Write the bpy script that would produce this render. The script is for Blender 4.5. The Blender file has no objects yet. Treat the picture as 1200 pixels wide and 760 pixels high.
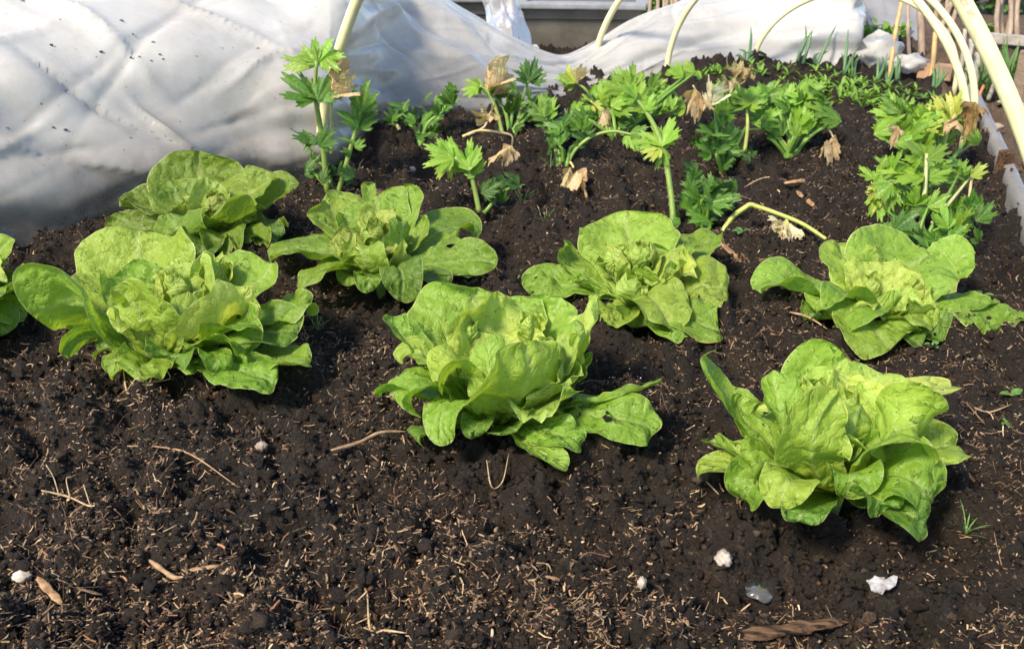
import bpy, math, random
import numpy as np
from mathutils import Vector, Matrix, noise as mn

# ---------------------------------------------------------------- camera, sky, sun, exposure
sc = bpy.context.scene
col = sc.collection
CAM_H, FPX, W0, H0 = 0.60, 1150.0, 1200.0, 760.0
PITCH = math.atan(580.0 / FPX)
cam_d = bpy.data.cameras.new('camera')
cam = bpy.data.objects.new('camera', cam_d); col.objects.link(cam)
cam.location = (0, 0, CAM_H)
cam.rotation_euler = (math.pi / 2 - PITCH, 0, 0)
cam_d.sensor_width = 36.0
cam_d.lens = 36.0 * FPX / W0
cam_d.clip_start = 0.02
cam_d.clip_end = 500
cam_d.dof.use_dof = True
cam_d.dof.focus_distance = 1.15
cam_d.dof.aperture_fstop = 14.0
sc.camera = cam

SUN_EL, SUN_AZ = math.radians(48), math.radians(-137)    # azimuth from +Y towards +X
world = bpy.data.worlds.new('World'); sc.world = world
world.use_nodes = True
wn = world.node_tree
sky = wn.nodes.new('ShaderNodeTexSky')
sky.sky_type = 'NISHITA'; sky.sun_disc = False
sky.sun_elevation = SUN_EL; sky.sun_rotation = SUN_AZ
wn.links.new(sky.outputs[0], wn.nodes['Background'].inputs[0])
wn.nodes['Background'].inputs[1].default_value = 0.15
sd = bpy.data.lights.new('sun', 'SUN'); sun = bpy.data.objects.new('sun', sd); col.objects.link(sun)
sd.energy = 3.7; sd.angle = math.radians(10.0); sd.color = (1.0, 0.87, 0.68)
sdir = Vector((math.sin(SUN_AZ) * math.cos(SUN_EL), math.cos(SUN_AZ) * math.cos(SUN_EL), math.sin(SUN_EL)))
sun.rotation_euler = sdir.to_track_quat('Z', 'Y').to_euler()
sc.view_settings.view_transform = 'Standard'
sc.view_settings.look = 'None'
sc.view_settings.gamma = 1.0
sc.view_settings.use_curve_mapping = False
sc.view_settings.exposure = 0.97
sc.cycles.use_denoising = True
sc.cycles.max_bounces = 6
sc.cycles.transparent_max_bounces = 8
sc.cycles.adaptive_threshold = 0.02
sc.cycles.caustics_reflective = False
sc.cycles.caustics_refractive = False

# ---------------------------------------------------------------- helpers
CAM = np.array([0, 0, CAM_H])
FW = np.array([0, math.cos(PITCH), -math.sin(PITCH)])
UP = np.array([0, math.sin(PITCH), math.cos(PITCH)])
RT = np.array([1.0, 0, 0])
rng = random.Random(7)
nr = np.random.default_rng(11)

def ray(px, py):
    return FW + RT * (px - 600.0) / FPX - UP * (py - 380.0) / FPX
def gdepth(px, py, z=0.0):
    return (z - CAM_H) / ray(px, py)[2]
def gpt(px, py, z=0.0):
    """point of the ground (height z) seen at this place of the photograph"""
    return CAM + ray(px, py) * gdepth(px, py, z)
def at(px, py, D):
    return CAM + ray(px, py) * D
def plane_pt(px, py, A, B):
    """point on the upright plane through the ground points A and B"""
    n = np.array([-(B - A)[1], (B - A)[0], 0.0]); d = ray(px, py)
    return CAM + d * (np.dot(A - CAM, n) / np.dot(d, n))

# numpy noise -----------------------------------------------------
def _hash(ix, iy, s):
    h = (ix.astype(np.int64) * 374761393 + iy.astype(np.int64) * 668265263 + s * 1442695041) & 0xFFFFFFFF
    h = ((h ^ (h >> 13)) * 1274126177) & 0xFFFFFFFF
    h = ((h ^ (h >> 16)) * 2246822519) & 0xFFFFFFFF
    return ((h ^ (h >> 15)) & 0xFFFFFF) / float(0xFFFFFF)
def vnoise(x, y, s=0):
    ix, iy = np.floor(x), np.floor(y); fx, fy = x - ix, y - iy
    fx = fx * fx * (3 - 2 * fx); fy = fy * fy * (3 - 2 * fy)
    a = _hash(ix, iy, s); b = _hash(ix + 1, iy, s); c = _hash(ix, iy + 1, s); d = _hash(ix + 1, iy + 1, s)
    return (a * (1 - fx) + b * fx) * (1 - fy) + (c * (1 - fx) + d * fx) * fy
def fbm(x, y, s=0, o=4):
    r = 0; a = 0.5
    for k in range(o):
        r = r + a * (vnoise(x * 2 ** k, y * 2 ** k, s + k) - 0.5); a *= 0.55
    return r
def clods(x, y, cell, s, keep=1.0):
    """rounded lumps scattered in a jittered grid"""
    X, Y = x / cell, y / cell; ix, iy = np.floor(X), np.floor(Y)
    out = np.zeros_like(X)
    for dx in (-1, 0, 1):
        for dy in (-1, 0, 1):
            cx, cy = ix + dx, iy + dy
            px = cx + _hash(cx, cy, s); py = cy + _hash(cx, cy, s + 1)
            r = (0.3 + 0.55 * _hash(cx, cy, s + 2) ** 1.5) * (_hash(cx, cy, s + 3) < keep)
            d2 = (X - px) ** 2 + (Y - py) ** 2
            out = np.maximum(out, np.sqrt(np.maximum(r * r - d2, 0)))
    return out * cell

LETTUCE_SPOTS = []
def soil_z(x, y):
    x = np.asarray(x, float); y = np.asarray(y, float)
    wx = x + 0.012 * fbm(x * 40, y * 40, 91, 2); wy = y + 0.012 * fbm(x * 40, y * 40, 95, 2)
    z = 0.075 * fbm(x * 4, y * 4, 1, 3) + 0.040 * fbm(x * 15, y * 15, 5, 3)
    rough = 0.7 + 2.0 * np.clip(0.5 + fbm(x * 70, y * 70, 61, 3), 0, 1) ** 2
    z = z + (0.50 * clods(wx, wy, 0.055, 21, 0.40) + 0.36 * clods(wx, wy, 0.026, 31, 0.5)) * rough + 0.45 * clods(wx, wy, 0.011, 41, 0.75)
    z = z + 0.034 * fbm(x * 55, y * 55, 12, 4) + 0.024 * np.abs(fbm(x * 150, y * 150, 9, 3))
    z = z - 0.55 * clods(wx + 3.1, wy + 1.7, 0.034, 131, 0.45)
    return z - 0.010

# object helpers --------------------------------------------------
def mesh_obj(name, V, F, mat, parent=None, smooth=True, uv=None, edge=None):
    me = bpy.data.meshes.new(name)
    me.from_pydata([tuple(map(float, v)) for v in V] if not isinstance(V, np.ndarray) else V.tolist(), [], F if isinstance(F, list) else F.tolist())
    if smooth: me.polygons.foreach_set('use_smooth', [True] * len(me.polygons))
    if uv is not None:
        l = me.uv_layers.new(name='leafuv')
        vi = np.empty(len(me.loops), dtype=np.int32); me.loops.foreach_get('vertex_index', vi)
        l.data.foreach_set('uv', np.asarray(uv)[vi].astype(np.float32).ravel())
    if edge is not None:
        a = me.attributes.new('edge', 'FLOAT', 'POINT'); a.data.foreach_set('value', np.asarray(edge, dtype=np.float32))
    me.materials.append(mat)
    return link_mesh(name, me, parent)
def link_mesh(name, me, parent=None):
    o = bpy.data.objects.new(name, me); col.objects.link(o)
    if parent is not None:
        o.parent = parent
        o.matrix_parent_inverse = parent_inv(parent)
    return o
def parent_inv(p):
    m = Matrix.LocRotScale(p.location, p.rotation_euler, p.scale)
    return m.inverted()
def thing(name, label, cat, loc, group=None):
    o = bpy.data.objects.new(name, None); col.objects.link(o)
    o.location = tuple(map(float, loc)); o.empty_display_size = 0.05
    return tag(o, label, cat, group)
def tag(o, label, cat, group=None):
    o['label'] = label; o['category'] = cat
    if group: o['group'] = group
    return o
def stuff(o): o['kind'] = 'stuff'; return o
def struct(o): o['kind'] = 'structure'; return o

def catmull(pts, n):
    P = [np.array(p, float) for p in pts]
    P = [2 * P[0] - P[1]] + P + [2 * P[-1] - P[-2]]
    out = []
    for i in range(1, len(P) - 2):
        for k in range(n):
            t = k / n
            a, b, c, d = P[i - 1], P[i], P[i + 1], P[i + 2]
            out.append(0.5 * (2 * b + (c - a) * t + (2 * a - 5 * b + 4 * c - d) * t * t + (3 * b - a - 3 * c + d) * t ** 3))
    out.append(P[-2]); return np.array(out)
def tube_geo(path, radii, sides=8, flute=0.0, cap=True):
    path = np.asarray(path, float); n = len(path)
    if np.isscalar(radii): radii = [radii] * n
    T = np.gradient(path, axis=0); T /= np.linalg.norm(T, axis=1)[:, None] + 1e-12
    ref = np.array([0.13, -0.97, 0.21]);
    V, F = [], []
    s = np.cross(T[0], ref); s /= np.linalg.norm(s)
    for i in range(n):
        s = s - T[i] * np.dot(s, T[i]); s /= np.linalg.norm(s) + 1e-12
        b = np.cross(T[i], s)
        for k in range(sides):
            a = 2 * math.pi * k / sides
            r = radii[i] * (1 + flute * (1 if k % 2 else -1))
            V.append(path[i] + r * (math.cos(a) * s + math.sin(a) * b))
    for i in range(n - 1):
        for k in range(sides):
            k2 = (k + 1) % sides
            F.append((i * sides + k, i * sides + k2, (i + 1) * sides + k2, (i + 1) * sides + k))
    if cap:
        F.append(tuple(range(sides - 1, -1, -1))); F.append(tuple((n - 1) * sides + k for k in range(sides)))
    return V, F
def tube(name, pts, radii, mat, parent=None, n=6, sides=8, flute=0.0):
    path = catmull(pts, n) if n > 1 else np.asarray(pts, float)
    if not np.isscalar(radii):
        radii = np.interp(np.linspace(0, 1, len(path)), np.linspace(0, 1, len(radii)), radii)
    V, F = tube_geo(path, radii, sides, flute)
    return mesh_obj(name, V, F, mat, parent)

# ---------------------------------------------------------------- materials
def new_mat(name):
    m = bpy.data.materials.new(name); m.use_nodes = True
    nt = m.node_tree; nt.nodes.clear()
    out = nt.nodes.new('ShaderNodeOutputMaterial')
    return m, nt, out
class N:
    """tiny node builder"""
    def __init__(s, nt): s.nt = nt
    def node(s, t, props=None, **inp):
        n = s.nt.nodes.new('ShaderNode' + t)
        for k, v in (props or {}).items(): setattr(n, k, v)
        for k, v in inp.items():
            k2 = int(k[1:]) if k[0] == '_' else k.replace('_', ' ')
            s.set(n.inputs[k2], v)
        return n
    def set(s, sock, v):
        if isinstance(v, bpy.types.NodeSocket): s.nt.links.new(v, sock)
        elif isinstance(v, (tuple, list)) and len(v) == 3 and sock.type == 'RGBA': sock.default_value = (*v, 1)
        else: sock.default_value = v
    def mix(s, f, a, b, blend='MIX'):
        n = s.nt.nodes.new('ShaderNodeMix'); n.data_type = 'RGBA'; n.blend_type = blend
        s.set(n.inputs[0], f); s.set(n.inputs[6], a); s.set(n.inputs[7], b); return n.outputs[2]
    def math(s, op, a, b=0.0, clamp=False):
        n = s.nt.nodes.new('ShaderNodeMath'); n.operation = op; n.use_clamp = clamp
        s.set(n.inputs[0], a); s.set(n.inputs[1], b); return n.outputs[0]
    def ramp(s, f, stops):
        n = s.nt.nodes.new('ShaderNodeValToRGB'); e = n.color_ramp.elements
        while len(e) < len(stops): e.new(0.5)
        for k, (p, c) in enumerate(stops):
            e[k].position = p; e[k].color = (*c, 1) if isinstance(c, tuple) else (c, c, c, 1)
        s.set(n.inputs[0], f); return n.outputs[0]
    def noise(s, vec, scale, detail=3, rough=0.55):
        n = s.node('TexNoise', None, Scale=scale, Detail=detail, Roughness=rough)
        if vec is not None: s.set(n.inputs['Vector'], vec)
        return n.outputs['Fac']

def leaf_mat(name, transl=0.35, rough=0.42, veins=9.0, edge_col=(0.60, 0.66, 0.24), edge_amt=0.75, midamt=0.28, spec=0.4, bumpd=0.0032, mott=0.5):
    m, nt, out = new_mat(name); n = N(nt)
    oi = n.node('ObjectInfo'); tc = n.node('TexCoord')
    uv = n.node('UVMap', {'uv_map': 'leafuv'}).outputs[0]
    sep = n.node('SeparateXYZ', None, Vector=uv)
    v = n.math('ABSOLUTE', n.math('SUBTRACT', n.math('MULTIPLY', sep.outputs[0], 2.0), 1.0))
    t = sep.outputs[1]
    P = n.node('NewGeometry').outputs['Position']
    nz = n.noise(P, 55, 3)
    # side veins leave the midrib and run towards the margin
    ph = n.math('ADD', n.math('MULTIPLY', n.math('SUBTRACT', t, n.math('MULTIPLY', v, 0.42)), veins), n.math('MULTIPLY', nz, 2.4))
    vein = n.math('POWER', n.math('ABSOLUTE', n.math('SINE', n.math('MULTIPLY', ph, math.pi))), 0.35)   # 0 at the vein
    mid = n.ramp(v, [(0.0, 1.0), (0.035, 0.8), (0.09, 0.0)])
    fine = n.node('TexVoronoi', {'feature': 'DISTANCE_TO_EDGE'}, Vector=P, Scale=190.0).outputs['Distance']
    fv = n.ramp(fine, [(0.0, 0.0), (0.12, 1.0)])
    base = oi.outputs['Color']
    mo = n.noise(P, 24, 4, 0.6)
    c = n.mix(n.math('MULTIPLY', n.ramp(mo, [(0.35, 0.0), (0.68, 1.0)]), mott), base, n.mix(1.0, base, (0.62, 0.72, 0.55), 'MULTIPLY'))
    pale = n.mix(0.45, base, (0.50, 0.60, 0.20))
    c = n.mix(n.math('MULTIPLY', n.math('SUBTRACT', 1.0, vein), 0.30), c, pale)
    c = n.mix(n.math('MULTIPLY', n.math('SUBTRACT', 1.0, fv), 0.13), c, pale)
    c = n.mix(n.math('MULTIPLY', mid, midamt), c, (0.48, 0.56, 0.24))
    ed = n.node('Attribute', {'attribute_name': 'edge'}).outputs['Fac']
    c = n.mix(n.math('MULTIPLY', n.ramp(ed, [(0.955, 0.0), (0.99, 1.0)]), edge_amt), c, edge_col)
    sp = n.ramp(n.noise(P, 160, 2), [(0.715, 0.0), (0.735, 1.0)])
    c = n.mix(n.math('MULTIPLY', sp, 0.85), c, (0.05, 0.035, 0.02))
    br = n.math('MULTIPLY', n.ramp(ed, [(0.80, 0.0), (0.98, 1.0)]), n.ramp(n.noise(P, 28, 3), [(0.62, 0.0), (0.70, 1.0)]))
    c = n.mix(n.math('MULTIPLY', br, 0.6), c, (0.34, 0.24, 0.07))
    quilt = n.node('TexVoronoi', {'feature': 'F1'}, Vector=n.mix(0.02, P, n.node('TexNoise', None, Vector=P, Scale=40.0).outputs['Color']), Scale=62.0).outputs['Distance']
    h = n.math('ADD', n.math('ADD', n.math('SUBTRACT', n.math('MULTIPLY', vein, 0.7), n.math('MULTIPLY', quilt, 1.6)), n.math('MULTIPLY', fv, 0.10)), n.math('MULTIPLY', n.noise(P, 90, 2), 0.35))
    bp = n.node('Bump', None, Strength=0.8, Distance=bumpd, Height=h)
    pr = n.node('BsdfPrincipled', None, Base_Color=c, Roughness=rough, Normal=bp.outputs[0])
    pr.inputs['Specular IOR Level'].default_value = spec
    tr = n.node('BsdfTranslucent', None, Color=n.mix(1.0, c, (1.25, 1.2, 0.55), 'MULTIPLY'), Normal=bp.outputs[0])
    mx = n.node('MixShader', None, _0=transl, _1=pr.outputs[0], _2=tr.outputs[0])
    nt.links.new(mx.outputs[0], out.inputs[0]); return m
M_LETTUCE = leaf_mat('lettuce_leaf', transl=0.44, rough=0.46, veins=5.0)
M_CELERY = leaf_mat('celery_leaf', transl=0.33, rough=0.38, veins=7.0, edge_amt=0.10, midamt=0.18, mott=0.6, bumpd=0.001)
M_DRY = leaf_mat('dry_leaf', transl=0.3, rough=0.75, veins=8.0, edge_col=(0.35, 0.2, 0.09), edge_amt=0.5, spec=0.15, mott=0.8)

def stem_mat(name, spec=0.35):
    m, nt, out = new_mat(name); n = N(nt)
    base = n.node('ObjectInfo').outputs['Color']
    P = n.node('NewGeometry').outputs['Position']
    c = n.mix(n.ramp(n.noise(P, 70, 3), [(0.35, 0.0), (0.7, 0.7)]), base, n.mix(1.0, base, (0.65, 0.7, 0.6), 'MULTIPLY'))
    pr = n.node('BsdfPrincipled', None, Base_Color=c, Roughness=0.42)
    pr.inputs['Specular IOR Level'].default_value = spec
    pr.inputs['Subsurface Weight'].default_value = 0.15
    pr.inputs['Subsurface Radius'].default_value = (0.003, 0.004, 0.001)
    nt.links.new(pr.outputs[0], out.inputs[0]); return m
M_STEM = stem_mat('plant_stem')

def soil_mat(name, dark, mid, light, flecks=True):
    m, nt, out = new_mat(name); n = N(nt)
    P = n.node('NewGeometry').outputs['Position']
    a = n.noise(P, 38, 5, 0.65); b = n.noise(P, 300, 3, 0.6); big = n.noise(P, 6, 5, 0.65)
    c = n.ramp(n.math('ADD', n.math('MULTIPLY', a, 0.5), n.math('MULTIPLY', b, 0.5)), [(0.30, dark), (0.55, mid), (0.78, light)])
    if not flecks: c = n.mix(1.0, c, n.node('Attribute', {'attribute_name': 'tint'}).outputs['Color'], 'MULTIPLY')
    c = n.mix(n.ramp(big, [(0.38, 0.0), (0.66, 0.85)]), c, n.mix(1.0, c, (1.75, 1.5, 1.25), 'MULTIPLY'))
    if flecks:
        vo = n.node('TexVoronoi', None, Vector=P, Scale=170.0)
        keep = n.math('GREATER_THAN', n.node('SeparateColor', None, Color=vo.outputs['Color']).outputs[0], 0.90)
        near = n.math('LESS_THAN', vo.outputs['Distance'], 0.24)
        c = n.mix(n.math('MULTIPLY', n.math('MULTIPLY', keep, near), 0.7), c, (0.20, 0.13, 0.07))
    h = n.math('ADD', n.math('MULTIPLY', n.noise(P, 240, 4, 0.7), 1.0), n.math('MULTIPLY', n.noise(P, 800, 2), 0.4))
    bp = n.node('Bump', None, Strength=1.0, Distance=0.008, Height=h)
    pr = n.node('BsdfPrincipled', None, Base_Color=c, Roughness=n.ramp(n.noise(P, 60, 3), [(0.3, 0.55), (0.6, 0.9)]), Normal=bp.outputs[0])
    pr.inputs['Specular IOR Level'].default_value = 0.35
    nt.links.new(pr.outputs[0], out.inputs[0]); return m
M_SOIL = soil_mat('garden_soil', (0.0045, 0.0034, 0.0025), (0.0175, 0.0125, 0.0087), (0.090, 0.064, 0.042))
M_CRUMB = soil_mat('soil_crumb', (0.0065, 0.0048, 0.0035), (0.0235, 0.0168, 0.0117), (0.092, 0.066, 0.043), False)
M_PATH = soil_mat('path_earth', (0.05, 0.036, 0.026), (0.11, 0.08, 0.058), (0.2, 0.15, 0.11))

def attr_mat(name, rough=0.75, attr='tint', bump=0.0):
    m, nt, out = new_mat(name); n = N(nt)
    c = n.node('Attribute', {'attribute_name': attr}).outputs['Color']
    P = n.node('NewGeometry').outputs['Position']
    c = n.mix(0.5, c, n.mix(1.0, c, n.ramp(n.noise(P, 260, 2), [(0.3, 0.45), (0.7, 1.3)]), 'MULTIPLY'))
    pr = n.node('BsdfPrincipled', None, Base_Color=c, Roughness=rough)
    nt.links.new(pr.outputs[0], out.inputs[0]); return m
M_STRAW = attr_mat('straw_fleck')

def plain_mat(name, c1, c2, scale=30, rough=0.6, bump=0.0, stretch=None, spec=0.4, lo=.32, hi=.68):
    m, nt, out = new_mat(name); n = N(nt)
    P = n.node('TexCoord').outputs['Object']
    if stretch:
        P = n.node('Mapping', None, Vector=P, Scale=stretch).outputs[0]
    f = n.noise(P, scale, 5, 0.62)
    c = n.mix(n.ramp(f, [(lo, 0.0), (hi, 1.0)]), c1, c2)
    pr = n.node('BsdfPrincipled', None, Base_Color=c, Roughness=rough)
    pr.inputs['Specular IOR Level'].default_value = spec
    if bump:
        bp = n.node('Bump', None, Strength=0.8, Distance=bump, Height=f)
        nt.links.new(bp.outputs[0], pr.inputs['Normal'])
    nt.links.new(pr.outputs[0], out.inputs[0]); return m
M_TWIG = plain_mat('dry_twig', (0.22, 0.13, 0.07), (0.40, 0.27, 0.15), 120, 0.7, 0.001)
M_ROOT = plain_mat('dry_root', (0.22, 0.15, 0.08), (0.52, 0.39, 0.23), 150, 0.7)
M_BARK = plain_mat('rotten_wood', (0.010, 0.006, 0.004), (0.15, 0.085, 0.045), 26, 0.85, 0.004, (1.2, 9, 9), .2, .40, .60)
M_CHIP = plain_mat('wood_chip', (0.14, 0.075, 0.035), (0.42, 0.26, 0.13), 110, 0.75, 0.002)
M_STONE = plain_mat('white_stone', (0.22, 0.18, 0.14), (0.56, 0.49, 0.42), 60, 0.6, 0.0006)
M_PEBBLE = plain_mat('tan_pebble', (0.22, 0.17, 0.13), (0.40, 0.33, 0.26), 120, 0.7, 0.0006)
M_CHINA = plain_mat('white_china', (0.50, 0.50, 0.52), (0.16, 0.14, 0.13), 140, 0.35)
M_TROUGH = plain_mat('grey_trough', (0.10, 0.09, 0.072), (0.165, 0.15, 0.122), 14, 0.65, 0.001)
M_RIM = plain_mat('pale_rim', (0.17, 0.175, 0.19), (0.27, 0.275, 0.29), 25, 0.5)
M_POLE = plain_mat('weathered_pole', (0.20, 0.14, 0.10), (0.38, 0.30, 0.23), 50, 0.8, 0.001, (1, 1, .2))
M_CANE = plain_mat('bamboo_cane', (0.42, 0.24, 0.09), (0.60, 0.38, 0.17), 60, 0.5)
M_PLANK = plain_mat('old_plank', (0.16, 0.11, 0.075), (0.30, 0.22, 0.16), 30, 0.8, 0.001, (6, 1, 6))
M_TERRA = plain_mat('terracotta', (0.36, 0.21, 0.12), (0.46, 0.30, 0.19), 30, 0.7)
M_GREYWOOD = plain_mat('grey_stake', (0.22, 0.20, 0.17), (0.38, 0.35, 0.31), 40, 0.8, 0.001)

def film_mat(name, clear, tint, shade, rough=0.22, gloss=0.5, dirt=True, bump=0.006):
    """milky polythene film: part see-through, part light-scattering, with a sheen"""
    m, nt, out = new_mat(name); n = N(nt)
    P = n.node('NewGeometry').outputs['Position']
    f = n.noise(P, 5, 4, 0.6)
    c = n.mix(n.ramp(f, [(0.35, 0.0), (0.7, 1.0)]), tint, shade)
    if dirt:
        d = n.math('MULTIPLY', n.ramp(n.noise(P, 9, 6, 0.7), [(0.50, 0.0), (0.75, 1.0)]), 0.30)
        c = n.mix(d, c, (0.42, 0.37, 0.30))
        spk = n.ramp(n.noise(P, 150, 2, 0.5), [(0.72, 0.0), (0.76, 1.0)])
        c = n.mix(n.math('MULTIPLY', spk, 0.7), c, (0.12, 0.09, 0.07))
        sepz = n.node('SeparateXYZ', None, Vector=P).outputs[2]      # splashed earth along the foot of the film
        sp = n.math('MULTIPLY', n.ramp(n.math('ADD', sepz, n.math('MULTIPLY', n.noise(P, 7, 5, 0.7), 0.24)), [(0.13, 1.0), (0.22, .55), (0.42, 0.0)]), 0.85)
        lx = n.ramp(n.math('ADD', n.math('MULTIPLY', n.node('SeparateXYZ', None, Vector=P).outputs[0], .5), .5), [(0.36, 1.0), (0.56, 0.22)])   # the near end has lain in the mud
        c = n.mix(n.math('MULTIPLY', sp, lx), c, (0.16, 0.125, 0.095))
    wv = n.node('Mapping', None, Vector=P, Rotation=(0.3, 0.5, 0.6), Scale=(1, 2.6, 1)).outputs[0]
    cr = 0.0 and n.math('POWER', n.math('SUBTRACT', 1.0, n.math('ABSOLUTE', n.math('SUBTRACT', n.math('MULTIPLY', n.noise(wv, 4.5, 2, 0.4), 4.0), 2.0))), 6.0, True)
    h = n.math('ADD', n.noise(P, 9, 2, 0.4), n.math('MULTIPLY', n.noise(wv, 14, 3, 0.5), 0.5))
    bp = n.node('Bump', None, Strength=0.7, Distance=bump, Height=h).outputs[0]
    df = n.node('BsdfDiffuse', None, Color=c, Normal=bp)
    tl = n.node('BsdfTranslucent', None, Color=c, Normal=bp)
    sc_ = n.node('MixShader', None, _0=0.40, _1=df.outputs[0], _2=tl.outputs[0])
    tp = n.node('BsdfTransparent', None, Color=(0.95, 0.96, 0.97))
    cl = clear
    if dirt:       # misted film: clearer in streaks and along the foot
        sz = n.node('SeparateXYZ', None, Vector=P).outputs[2]
        k = n.math('ADD', n.math('MULTIPLY', n.noise(wv, 5, 4, 0.6), 0.30), sz)
        cl = n.math('MULTIPLY', n.ramp(k, [(0.12, 0.50), (0.30, clear + .02), (0.50, clear * .6)]), n.math('ADD', n.math('MULTIPLY', lx, .55), .45))
    a = n.node('MixShader', None, _0=cl, _1=sc_.outputs[0], _2=tp.outputs[0])
    fr = n.node('Fresnel', None, IOR=1.45, Normal=bp)
    gl = n.node('BsdfGlossy', None, Color=(0.95, 0.97, 1.0), Roughness=rough, Normal=bp)
    b = n.node('MixShader', None, _0=n.math('MULTIPLY', fr.outputs[0], gloss), _1=a.outputs[0], _2=gl.outputs[0])
    nt.links.new(b.outputs[0], out.inputs[0]); return m
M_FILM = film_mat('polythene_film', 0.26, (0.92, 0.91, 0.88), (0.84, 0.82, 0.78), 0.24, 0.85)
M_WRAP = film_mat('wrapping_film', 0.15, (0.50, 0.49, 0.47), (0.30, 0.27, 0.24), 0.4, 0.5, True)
M_FILM2 = film_mat('thin_polythene', 0.62, (0.78, 0.78, 0.80), (0.62, 0.62, 0.62), 0.45, 0.45, False)
M_SCRAP = film_mat('clear_scrap', 0.86, (0.6, 0.6, 0.6), (0.4, 0.4, 0.4), 0.2, 0.9, False)
M_NET = film_mat('mesh_netting', 0.42, (0.62, 0.63, 0.66), (0.42, 0.43, 0.45), 0.5, 0.3, False)

def pipe_mat():
    m, nt, out = new_mat('yellow_pipe'); n = N(nt)
    P = n.node('NewGeometry').outputs['Position']
    c = n.mix(n.ramp(n.noise(P, 30, 4), [(0.35, 0.0), (0.75, 1.0)]), (0.74, 0.70, 0.42), (0.66, 0.60, 0.33))
    c = n.mix(n.ramp(n.noise(n.node('Mapping', None, Vector=P, Scale=(1, 1, .25)).outputs[0], 90, 4, .7), [(0.58, 0.0), (0.72, .45)]), c, (0.36, 0.31, 0.18))
    pr = n.node('BsdfPrincipled', None, Base_Color=c, Roughness=0.38)
    pr.inputs['Subsurface Weight'].default_value = 0.2
    pr.inputs['Subsurface Radius'].default_value = (0.01, 0.008, 0.003)
    nt.links.new(pr.outputs[0], out.inputs[0]); return m
M_PIPE = pipe_mat()
M_PRINT = plain_mat('faded_print', (0.30, 0.28, 0.20), (0.46, 0.43, 0.28), 200, 0.5)
def glass_mat():
    m, nt, out = new_mat('clear_drop'); n = N(nt)
    pr = n.node('BsdfPrincipled', None, Base_Color=(1, 1, 1), Roughness=0.02)
    pr.inputs['Transmission Weight'].default_value = 1.0; pr.inputs['IOR'].default_value = 1.33
    nt.links.new(pr.outputs[0], out.inputs[0]); return m
M_DROP = glass_mat()

# ---------------------------------------------------------------- ground
def lines(lo, hi, d0, d1, far):
    """grid lines: fine between lo and hi (spacing d0 to d1), growing outside as far as `far`"""
    out = [lo]; 
    while out[-1] < hi:
        f = (out[-1] - lo) / (hi - lo); out.append(out[-1] + d0 + (d1 - d0) * f)
    s = d1
    while out[-1] < far: s *= 1.35; out.append(out[-1] + s)
    s = d0; pre = []
    x = lo
    while x > -far: s *= 1.35; x -= s; pre.append(x)
    return np.array(pre[::-1] + out)
gx = lines(-0.95, 1.35, 0.0036, 0.0036, 60.0)
gy = lines(0.52, 3.1, 0.0027, 0.0105, 60.0)
GX, GY = np.meshgrid(gx, gy)
GZ = soil_z(GX, GY)
def edge_x(y):            # right-hand border of the bed
    return np.interp(y, [0, 1.55, 2.2, 2.9, 6], [1.05, 0.93, 1.04, 1.2, 1.9])
out_w = np.clip((GX - edge_x(GY)) / 0.05, 0, 1) 
GZ = GZ - 0.035 * out_w
fade = np.clip(1.0 - (np.abs(GY - 1.8) - 1.6) / 1.5, 0, 1) * np.clip(1.0 - (np.abs(GX) - 1.6) / 1.5, 0, 1)
GZ = GZ * fade
nxx, nyy = len(gx), len(gy)
V = np.stack([GX.ravel(), GY.ravel(), GZ.ravel()], 1)
idx = np.arange(nxx * nyy).reshape(nyy, nxx)
F = np.stack([idx[:-1, :-1].ravel(), idx[:-1, 1:].ravel(), idx[1:, 1:].ravel(), idx[1:, :-1].ravel()], 1)
me = bpy.data.meshes.new('ground')
me.vertices.add(len(V)); me.vertices.foreach_set('co', V.astype(np.float32).ravel())
me.loops.add(F.size); me.loops.foreach_set('vertex_index', F.astype(np.int32).ravel())
me.polygons.add(len(F)); me.polygons.foreach_set('loop_start', np.arange(0, F.size, 4, dtype=np.int32))
me.update(calc_edges=True); me.validate()
me.polygons.foreach_set('use_smooth', np.ones(len(F), dtype=bool))
me.materials.append(M_SOIL); me.materials.append(M_PATH)
cx = V[F].mean(1); mi = ((cx[:, 0] > edge_x(cx[:, 1])) | (cx[:, 1] > 3.35)).astype(np.int32)
me.polygons.foreach_set('material_index', mi)
struct(link_mesh('ground', me))

def grid_z(x, y):
    i = min(max(np.searchsorted(gx, x) - 1, 0), nxx - 2); j = min(max(np.searchsorted(gy, y) - 1, 0), nyy - 2)
    return float(max(GZ[j, i], GZ[j, i + 1], GZ[j + 1, i], GZ[j + 1, i + 1]))

# crumbs of earth: far too many to count -----------------------------------
import bmesh
def ico(sub):
    bm = bmesh.new(); bmesh.ops.create_icosphere(bm, subdivisions=sub, radius=1.0)
    bm.verts.ensure_lookup_table()
    v = np.array([p.co[:] for p in bm.verts]); f = np.array([[q.index for q in p.verts] for p in bm.faces]); bm.free(); return v, f
ICO1, ICO2, ICO3 = ico(1), ico(2), ico(3)
def rot_mats(n):
    q = nr.normal(size=(n, 4)); q /= np.linalg.norm(q, axis=1)[:, None]
    w, x, y, z = q.T
    return np.stack([np.stack([1 - 2 * (y * y + z * z), 2 * (x * y - z * w), 2 * (x * z + y * w)], -1),
                     np.stack([2 * (x * y + z * w), 1 - 2 * (x * x + z * z), 2 * (y * z - x * w)], -1),
                     np.stack([2 * (x * z - y * w), 2 * (y * z + x * w), 1 - 2 * (x * x + y * y)], -1)], 1)
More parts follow.
